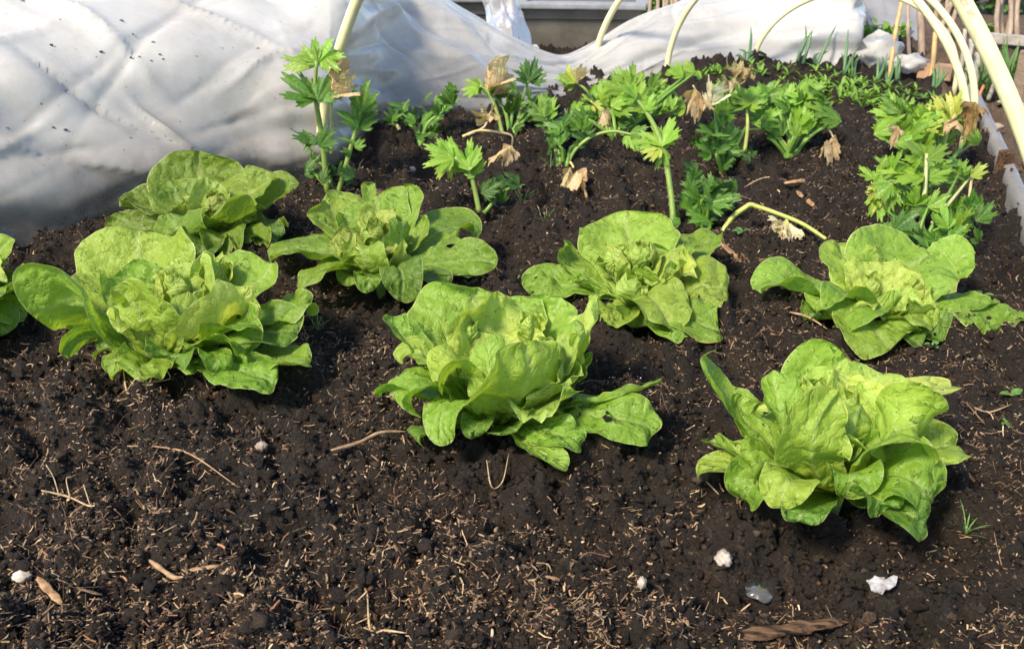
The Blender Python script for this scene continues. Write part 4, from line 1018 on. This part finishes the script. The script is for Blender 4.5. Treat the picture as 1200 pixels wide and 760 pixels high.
# loose film hanging from the tank, mesh tunnel behind, crumpled bag
def sheet(name, rowsP, mat, n=10, amp=.012, seed=0):
    rowsP = [[np.array(p) for p in r] for r in rowsP]
    fine = [catmull(r, n) for r in rowsP]; m_ = len(fine[0])
    cols = [catmull([fine[k][i] for k in range(len(fine))], n) for i in range(m_)]
    g = np.array(cols); a = np.gradient(g, axis=0); b = np.gradient(g, axis=1); nn = np.cross(a, b); nn /= np.linalg.norm(nn, axis=2)[:, :, None] + 1e-9
    u = np.arange(g.shape[0])[:, None] / n + 0 * np.arange(g.shape[1])[None]; v = 0 * u + np.arange(g.shape[1])[None] / n
    g = g + nn * (amp * (fbm(u * 2.3 + v, v * 2.1, seed, 3) * 2 + .6 * (1 - np.abs(2 * vnoise(u * 3 + v * 2, v * 2 - u, seed + 9) - 1)) ** 4))[:, :, None]
    q = g.shape[1]
    F = [(i * q + j, (i + 1) * q + j, (i + 1) * q + j + 1, i * q + j + 1) for i in range(g.shape[0] - 1) for j in range(q - 1)]
    return mesh_obj(name, g.reshape(-1, 3), F, mat)

# ---------------------------------------------------------------- troughs behind the sheet
def box_geo(sx0, sy0, sx1, sy1, z0, z1):
    """box tapering from the bottom rectangle half sizes to the top ones"""
    V = [(-sx0, -sy0, z0), (sx0, -sy0, z0), (sx0, sy0, z0), (-sx0, sy0, z0), (-sx1, -sy1, z1), (sx1, -sy1, z1), (sx1, sy1, z1), (-sx1, sy1, z1)]
    return V, [(0, 3, 2, 1), (4, 5, 6, 7), (0, 1, 5, 4), (1, 2, 6, 5), (2, 3, 7, 6), (3, 0, 4, 7)]
def bevelled(name, V, F, mat, parent, loc, rz, bev=.004):
    bm = bmesh.new(); vs = [bm.verts.new(v) for v in V]; [bm.faces.new([vs[i] for i in f]) for f in F]
    bmesh.ops.bevel(bm, geom=bm.edges[:], offset=bev, segments=2, affect='EDGES', profile=.6)
    me = bpy.data.meshes.new(name); bm.to_mesh(me); bm.free(); me.materials.append(mat)
    o = bpy.data.objects.new(name, me); col.objects.link(o)
    if parent: o.parent = parent; o.location = tuple(loc)
    else: o.location = tuple(loc)
    o.rotation_euler = (0, 0, rz); return o
def trough(label, px0, px1, py, D, top_py, rz):
    A = at((px0 + px1) / 2, top_py, D); zt = A[2]; hw = (px1 - px0) / 2 * D / FPX
    root = thing('planter_trough', label, 'trough', (A[0], A[1] + .12, 0), 'grey troughs behind the sheet'); root.rotation_euler = (0, 0, rz)
    V, F = box_geo(hw * .86, .10, hw * .93, .125, -.03, zt * .62); bevelled('lower_wall', V, F, M_TROUGH, root, (0, 0, 0), 0)
    V, F = box_geo(hw * .955, .132, hw * .965, .14, zt * .62 + .001, zt - .018); bevelled('upper_wall', V, F, M_TROUGH, root, (0, 0, 0), 0)
    # rim as a ring of four bars round the open top
    for (cx_, cy_, sx, sy) in ((0, -.135, hw * 1.04, .022), (0, .135, hw * 1.04, .022), (-hw * .99, 0, .018, .112), (hw * .99, 0, .018, .112)):
        V, F = box_geo(sx, sy, sx, sy, zt - .018, zt); bevelled('rim', V, F, M_RIM, root, (cx_, cy_, 0), 0, .005)
trough('grey planter trough with pale thick rim, mostly clear of the sheet', 612, 757, 60, 2.95, 2, math.radians(-4))
trough('grey planter trough partly hidden behind the raised sheet', 440, 580, 60, 2.95, -6, math.radians(2))
D1 = 2.80
o = sheet('loose_film', [[at(560, -30, D1), at(578, -25, D1 - .02), at(600, -30, D1)], [at(566, 10, D1), at(590, 8, D1 - .03), at(612, 6, D1)], [at(575, 55, D1 - .06), at(605, 60, D1 - .1), at(632, 62, D1 - .04)]], M_FILM2, 12, .02, 505)
tag(o, 'thin crumpled clear film hanging between the two grey troughs', 'plastic film')

# mesh tunnel standing beyond the bed's far end
D2 = 3.05
o = sheet('netting_tunnel', [[gpt(1004, 48) , gpt(1040, 47), gpt(1078, 50)], [at(1000, 10, D2 + .3), at(1040, 8, D2 + .3), at(1076, 12, D2 + .3)], [at(996, -40, D2 + .55), at(1040, -42, D2 + .55), at(1070, -36, D2 + .55)]], M_NET, 12, .012, 611)
tag(o, 'grey fine mesh netting stretched over a low tunnel behind the bamboo canes', 'netting')
def lump(name, P, r, mat, jit, seed, sq=(1, 1, 1)):
    v, f = ICO3; rr = np.array([1 + jit * mn.noise(Vector(p) * 2.3 + Vector((seed, 0, 0))) + .5 * jit * mn.noise(Vector(p) * 5.5 + Vector((0, seed, 0))) for p in v])
    return mesh_obj(name, v * rr[:, None] * np.array(sq) * r + np.array(P), f, mat)
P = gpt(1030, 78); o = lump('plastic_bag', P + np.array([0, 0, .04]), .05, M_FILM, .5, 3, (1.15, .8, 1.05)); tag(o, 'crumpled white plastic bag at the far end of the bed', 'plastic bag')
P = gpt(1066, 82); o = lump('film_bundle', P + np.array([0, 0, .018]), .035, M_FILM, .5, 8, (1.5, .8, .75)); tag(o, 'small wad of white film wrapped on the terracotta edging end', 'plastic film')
A, B = gpt(1076, 82), gpt(1116, 86)
ed = bevelled('edging_board', *box_geo(np.linalg.norm(B - A) / 2, .015, np.linalg.norm(B - A) / 2, .015, -.02, .022), M_TERRA, None, ((A + B) / 2), math.atan2(B[1] - A[1], B[0] - A[0]), .003)
tag(ed, 'terracotta coloured edging board closing the far end of the bed', 'edging')

# right-hand bed edge: planks wrapped in pale film
epts = [(1140, 112), (1152, 140), (1168, 172), (1184, 210), (1200, 250), (1216, 300)]
EP = [gpt(*p) for p in epts]
V, F = [], []
path = catmull(EP, 8)
T = np.gradient(path, axis=0); T /= np.linalg.norm(T, axis=1)[:, None]; S = np.stack([T[:, 1], -T[:, 0], 0 * T[:, 0]], 1)
prof = [(-.006, -.03), (-.007, .010), (-.005, .024), (.004, .028), (.015, .026), (.019, .008), (.020, -.04)]
for i in range(len(path)):
    for (a, z) in prof:
        wob = .006 * mn.noise(Vector((path[i][1] * 16, a * 60, z * 40)))
        V.append(path[i] + S[i] * (a + wob) + np.array([0, 0, z + wob]))
m_ = len(prof)
for i in range(len(path) - 1):
    for k in range(m_ - 1): F.append((i * m_ + k, i * m_ + k + 1, (i + 1) * m_ + k + 1, (i + 1) * m_ + k))
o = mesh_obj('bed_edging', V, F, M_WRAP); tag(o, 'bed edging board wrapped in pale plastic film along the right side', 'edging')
P = gpt(1174, 206); o = bevelled('wooden_peg', *box_geo(.011, .011, .011, .011, -.03, .05), M_BARK, None, P, .3, .002); tag(o, 'short dark square wooden peg inside the film-wrapped edging', 'peg')

# ---------------------------------------------------------------- sticks, canes and stakes in the distance
def stick(name, label, cat, a, b, rad, mat, group=None, dd=0.0):
    A = gpt(*a); D0 = gdepth(*a); A = A - np.array([0, 0, .03]); B = at(b[0], b[1], D0 + dd)
    m_ = (A + B) / 2 + np.array([rng.uniform(-.006, .006), rng.uniform(-.006, .006), 0])
    o = tube(name, [A, m_, B], [rad, rad * .95, rad * .85], mat, None, 4, 8); return tag(o, label, cat, group)
stick('bamboo_cane', 'orange bamboo cane leaning in front of the mesh netting', 'cane', (1044, 84), (1058, -5), .0065, M_CANE)
stick('bamboo_cane', 'short orange bamboo cane beside the inner pipe hoop', 'cane', (1092, 86), (1096, 38), .0075, M_CANE)
stick('bamboo_cane', 'dark thin cane standing against the netting tunnel end', 'cane', (1069, 72), (1064, -8), .006, M_POLE)
stick('wooden_stake', 'broad weathered stake at the netting tunnel corner', 'stake', (1082, 62), (1076, -8), .011, M_POLE)
stick('twig', 'red brown twig poking up behind the yellowing celery', 'twig', (1143, 124), (1153, 100), .0045, plain_mat('red_twig', (.30, .09, .05), (.42, .15, .08), 80, .6))
for (a, b, r) in [((1132, 96), (1140, 52), .006), ((1146, 92), (1148, 62), .013), ((1152, 90), (1156, 66), .006), ((1128, 72), (1131, 34), .007), ((1136, 68), (1138, 46), .008), ((1161, 104), (1163, 82), .006)]:
    stick('wooden_stake', 'short grey weathered stake in the row beyond the paired hoops', 'stake', a, b, r, M_GREYWOOD, 'short grey stakes')
for (a, b) in [((1172, 44), (1172, -12)), ((1178, 40), (1174, -12)), ((1184, 46), (1184, -14)), ((1188, 42), (1192, -12)), ((1195, 46), (1194, -12)), ((1180, 43), (1188, -12))]:
    stick('bean_pole', 'upright brown bean pole in the bundle on the neighbouring plot', 'pole', a, b, .0085, M_POLE, 'bundled bean poles')
for (a, b) in [((1100, 34), (1122, -14)), ((1106, 32), (1112, -14)), ((1112, 34), (1128, -14)), ((1098, 30), (1104, -14))]:
    stick('bean_pole', 'leaning brown bean pole behind the paired pipe hoops', 'pole', a, b, .0085, M_POLE, 'leaning bean poles')
for k in range(16):
    x = 758 + k * 5.6
    stick('wattle_stick', 'thin leaning brown stick of the rustic fence behind the trough', 'stick', (x + rng.uniform(-3, 3), 26 + rng.uniform(-3, 3)), (x + rng.uniform(-8, 12), -14), rng.uniform(.005, .010), M_POLE, 'rustic stick fence')
A, B = gpt(1158, 46), gpt(1225, 52)
o = bevelled('wooden_plank', *box_geo(np.linalg.norm(B - A) / 2, .012, np.linalg.norm(B - A) / 2, .012, -.01, .02), M_GREYWOOD, None, (A + B) / 2, math.atan2(B[1] - A[1], B[0] - A[0]), .002); tag(o, 'pale grey plank lying on the neighbouring plot', 'plank')
P = gpt(1198, 112); o = bevelled('wooden_post', *box_geo(.02, .02, .02, .02, -.03, .11), M_PLANK, None, P, .2, .003); tag(o, 'stout reddish wooden post outside the bed', 'post')
for (px, py, r) in [(1196, 128, .03), (1176, 122, .014), (1168, 150, .012)]:
    P = gpt(px, py, -.035); o = lump('stone', P + np.array([0, 0, .3 * r]), r, M_PEBBLE, .4, px, (1.2, 1, .6)); tag(o, 'grey brown stone lying on the earth path', 'stone', 'path stones')
# grass and leafy growth beyond, each tuft its own plant
GR2 = [rosette_mesh('grass_clump', 160 + k, 26, 0.16, 0.007, .75, 1.45, 1.0, M_SEED) for k in range(3)]
for (px, py, s_, c) in [(1146, 100, .7, (.07, .17, .05)), (1152, 96, .7, (.07, .17, .05)), (1158, 102, .6, (.08, .18, .05)), (1182, 96, .9, (.09, .2, .05)), (1190, 100, .9, (.09, .2, .05)), (1178, 86, .8, (.08, .18, .05)), (1140, 84, .6, (.07, .16, .04))]:
    P = gpt(px, py); P[2] = -.03
    place('grass_clump', rng.choice(GR2), P, 'dense green grass clump growing outside the right bed edge', 'grass', 'path-side grass', s_, c)
def bush(px, py, rx, rz_, n_, size, c, label):
    P = gpt(px, py); P[2] = -.02
    root = thing('leafy_shrub', label, 'shrub', P)
    V, F = [], []; r = random.Random(px)
    for k in range(n_):
        a = r.uniform(0, 6.283); u = r.uniform(-1, 1) ; q = r.random() ** .4
        c0 = P + np.array([math.cos(a) * rx * q, math.sin(a) * rx * .6 * q, rz_ * (.5 + .5 * u * q)])
        e = r.uniform(-.3, 1.2); b = r.uniform(0, 6.28)
        v, f = blade_geo(c0, (math.cos(b) * math.cos(e), math.sin(b) * math.cos(e), math.sin(e)), size * r.uniform(.6, 1.2), size * .5, r.uniform(.2, 1.0), 3)
        n0 = len(V); V += v; F += [tuple(i + n0 for i in g) for g in f]
    o = mesh_obj('foliage', V, F, M_SEED, root); o.color = (*c, 1)
    for k in range(3):
        o = tube('stem', [P, P + np.array([r.uniform(-.03, .03), r.uniform(-.03, .03), rz_ * .5]), P + np.array([r.uniform(-.1, .1) , r.uniform(-.05, .05), rz_ * .9])], [.008, .005, .003], M_STEM, root, 4, 8); o.color = (.14, .15, .05, 1)
bush(1160, 10, .16, .26, 500, .05, (.06, .15, .03), 'dark green leafy shrub behind the thick yellow hoop')
bush(1215, 4, .18, .28, 500, .05, (.06, .15, .03), 'dark green shrub behind the bundled bean poles')
bush(1120, 8, .10, .2, 260, .04, (.10, .2, .04), 'pale green shrub behind the leaning bean poles')
bush(1028, 46, .10, .06, 260, .035, (.14, .30, .03), 'bright green low plants under the mesh netting')
bush(740, 14, .14, .16, 320, .04, (.09, .2, .04), 'green bush beyond the rim of the trough')
bush(800, 16, .2, .1, 320, .04, (.12, .22, .04), 'low yellow green growth behind the stick fence')
bush(1158, 38, .03, .04, 60, .03, (.16, .32, .04), 'small bright green plant beside the grey plank')

# ---------------------------------------------------------------- litter lying on the soil: twigs, chips, stones, shards
def on_soil(px, py, dz=0.0):
    P = gpt(px, py); P[2] = grid_z(P[0], P[1]) + dz; return P
def twig(label, pts, rad, mat, name='twig', twigs=()):
    rad *= .62
    P = [on_soil(x + rng.uniform(-1.5, 1.5), y + rng.uniform(-1.5, 1.5), .004 + rad) for x, y in pts]
    zz = [p[2] for p in P]
    if twigs:
        root = thing(name, label, name.split('_')[-1], P[0])
        tube('stem', P, [rad * .7, rad * 1.2, rad * .9, rad * 1.1, rad * .4], mat, root, 5, 7)
        for tp in twigs: tube('side_shoot', [on_soil(x, y, .004 + rad) + np.array([0, 0, .004 * k]) for k, (x, y) in enumerate(tp)], [rad * .8, rad * .5], mat, root, 5, 6)
        return root
    o = tube(name, P, [rad * .5, rad * 1.2, rad * .85, rad * 1.1, rad * .8, rad * .3], mat, None, 5, 7); return tag(o, label, name.split('_')[-1])
twig('long thin brown twig lying on bare soil before the wide lettuce', [(150, 530), (185, 527), (225, 533), (276, 556)], .0016, M_TWIG)
twig('pale twig with tiny curled side shoots on bare soil', [(52, 584), (82, 582), (108, 590), (128, 599)], .0016, M_ROOT, 'twig', [[(70, 583), (66, 572), (60, 568)], [(82, 583), (80, 570), (86, 566)], [(58, 585), (54, 592)], [(105, 588), (100, 577)]])
twig('dried pale roots tangled at the foot of the wide lettuce', [(147, 442), (150, 462), (170, 470), (200, 452)], .0017, M_ROOT, 'dry_root', [[(150, 466), (168, 482), (180, 478)], [(138, 472), (154, 470), (168, 486)], [(170, 458), (190, 448), (202, 456), (180, 466)], [(160, 474), (184, 476)]])
twig('curled reddish root arching beside the wide lettuce', [(196, 444), (216, 437), (236, 442), (244, 460)], .0016, M_TWIG, 'dry_root')
twig('long reddish twig running under the front lettuce', [(390, 549), (420, 536), (448, 524), (478, 513)], .0030, M_TWIG)
twig('curved straw coloured stalk with frayed end on bare soil', [(431, 698), (434, 722), (450, 748), (478, 757)], .0016, M_ROOT, 'dry_stalk', [[(431, 700), (418, 706)], [(432, 712), (416, 718)], [(440, 736), (426, 734)]])
twig('short thick frayed brown twig on the soil', [(174, 656), (190, 668), (206, 680), (218, 692)], .0038, M_TWIG)
twig('small forked fibre under the front lettuce', [(570, 556), (576, 566), (590, 560), (596, 550)], .0012, M_ROOT, 'dry_root')
twig('pale thin root beside the dark celery tuft', [(612, 240), (622, 226), (630, 236), (634, 246)], .0018, M_ROOT, 'dry_root')
twig('thin dark stalk lying between the lettuces on the right', [(922, 382), (945, 390), (968, 402)], .0022, M_TWIG, 'dry_stalk')
twig('small straw stub lying behind the twisted straw', [(1140, 486), (1160, 482), (1184, 477)], .0015, M_ROOT, 'straw')
twig('thin dry stalk with withered leaf behind the pale fallen celery', [(872, 218), (895, 222), (918, 226)], .0016, M_ROOT, 'dry_stalk')
twig('bent root near the ragged lettuce foot', [(812, 560), (826, 568), (842, 578)], .0016, M_ROOT, 'dry_root')
twig('little bent straw in the middle of bare soil', [(628, 656), (642, 654), (648, 670)], .0014, M_ROOT, 'straw')

def chip(label, a, b, wpx, mat, name='wood_chip', thick=.16):
    A, B = on_soil(*a, .007), on_soil(*b, .007); L = np.linalg.norm(B - A); w = wpx / FPX * gdepth(*a)
    V, F = [], []; nseg = 7; ax = (B - A) / L; s = np.array([-ax[1], ax[0], 0]); r = random.Random(int(a[0]))
    for i in range(nseg + 1):
        t = i / nseg; ww = w * (.62 + .38 * math.sin(math.pi * (.12 + .76 * t))) * r.uniform(.7, 1.2)
        for k in range(8):
            an = 2 * math.pi * k / 8; rr = r.uniform(.8, 1.15)
            V.append(A + ax * L * (t + r.uniform(-.05, .05) + (.10 * math.cos(an + 1) if i in (0, nseg) else 0)) + s * math.cos(an) * ww / 2 * rr + np.array([0, 0, math.sin(an) * ww * thick * rr]))
    for i in range(nseg):
        for k in range(8): F.append((i * 8 + k, i * 8 + (k + 1) % 8, (i + 1) * 8 + (k + 1) % 8, (i + 1) * 8 + k))
    F += [tuple(range(7, -1, -1)), tuple(nseg * 8 + k for k in range(8))]
    o = mesh_obj(name, V, F, mat, None, False); return tag(o, label, 'wood')
chip('large splintered piece of dark rotten wood half sunk in soil', (876, 752), (982, 726), 24, M_BARK, 'rotten_wood', .22)
chip('orange brown wood chip lying slanted on the soil', (50, 690), (72, 716), 10, M_CHIP)
chip('pale wood splinter beside the thick frayed twig', (228, 687), (258, 686), 6, M_CHIP)
chip('small yellow wood fragment near the slanted orange chip', (98, 708), (118, 703), 8, M_CHIP)
chip('tiny tan wood chip below the little bent straw', (640, 687), (654, 688), 6, M_CHIP)
chip('tan dry leaf fragment beside the scooped lettuce', (846, 300), (866, 304), 12, M_CHIP, 'leaf_fragment', .3)
chip('thin pale splinter to the right of the ragged lettuce', (1130, 488), (1152, 494), 3, M_CHIP)
chip('brown dry leaf scrap between celery and flat lettuce', (920, 228), (938, 232), 10, M_CHIP, 'leaf_fragment', .3)
chip('tan dry leaf scrap behind the withered hanging leaf', (934, 238), (950, 246), 8, M_CHIP, 'leaf_fragment', .3)

def pebble(label, px, py, rpx, mat, sq, seed, cat='stone'):
    r = rpx / FPX * gdepth(px, py); P = on_soil(px, py, r * .35)
    o = lump('pebble' if cat == 'stone' else cat.replace(' ', '_'), P, r, mat, .38, seed, sq); return tag(o, label, cat)
pebble('white angular stone on bare soil beneath the twig with side shoots', 22, 661, 10, M_STONE, (1.1, .8, .7), 3)
pebble('smooth cream coloured stone in front of the ragged lettuce', 848, 656, 11, M_STONE, (.85, .95, .8), 9)
pebble('small tan pebble on bare soil below the wide lettuce', 306, 519, 7, M_PEBBLE, (1, .8, .9), 17)
pebble('small white stone flake on soil beside the tan chip', 752, 688, 8, M_STONE, (.7, .8, .9), 23)
pebble('tiny orange pebble in the bare soil', 568, 656, 5, M_CHIP, (1.1, .9, .8), 29)
pebble('tiny white round pebble near the celery with fanned leaf', 484, 206, 3.5, M_STONE, (1, 1, 1), 31)
pebble('small white pebble at the far right of bare soil', 1197, 662, 4, M_STONE, (1, .8, 1), 37)
pebble('small reddish stone behind the sprawling lettuce', 446, 228, 10, plain_mat('reddish_stone', (.07, .04, .03), (.13, .08, .06), 60, .7), (1.3, .9, .6), 41)
def shard(label, name, outline, mat, lift, seed, thick=.0012, cat='shard'):
    r = random.Random(seed); P = [on_soil(x, y) for x, y in [(a[0] * (1 - f) + b[0] * f + r.uniform(-1.3, 1.3), a[1] * (1 - f) + b[1] * f + r.uniform(-1.3, 1.3)) for a, b in zip(outline, outline[1:] + outline[:1]) for f in (0, .33, .66)]]; z = sum(p[2] for p in P) / len(P) + .005
    n_ = len(P); c = sum(P) / n_
    top = [np.array([p[0], p[1], z + lift * (p[1] - c[1]) * 1.0 + r.uniform(-.001, .001)]) for p in P]; bot = [p - np.array([0, 0, thick]) for p in top]
    ct = np.array([c[0], c[1], z + .002])
    V = top + bot + [ct, ct - np.array([0, 0, thick])]; F = []
    for i in range(n_):
        j = (i + 1) % n_; F += [(i, j, 2 * n_), (n_ + j, n_ + i, 2 * n_ + 1), (i, n_ + i, n_ + j, j)]
    o = mesh_obj(name, V, F, mat, None, cat == 'plastic'); return tag(o, label, cat)
shard('broken white china shard lying in soil near the rotten wood', 'china_shard', [(1015, 678), (1026, 674), (1040, 679), (1052, 673), (1050, 684), (1034, 690), (1022, 687)], M_CHINA, .25, 5)
shard('clear plastic scrap glinting beside the cream stone', 'plastic_scrap', [(875, 668), (888, 664), (898, 662), (912, 670), (908, 682), (896, 684), (878, 678)], M_SCRAP, .25, 7, .0006, 'plastic')
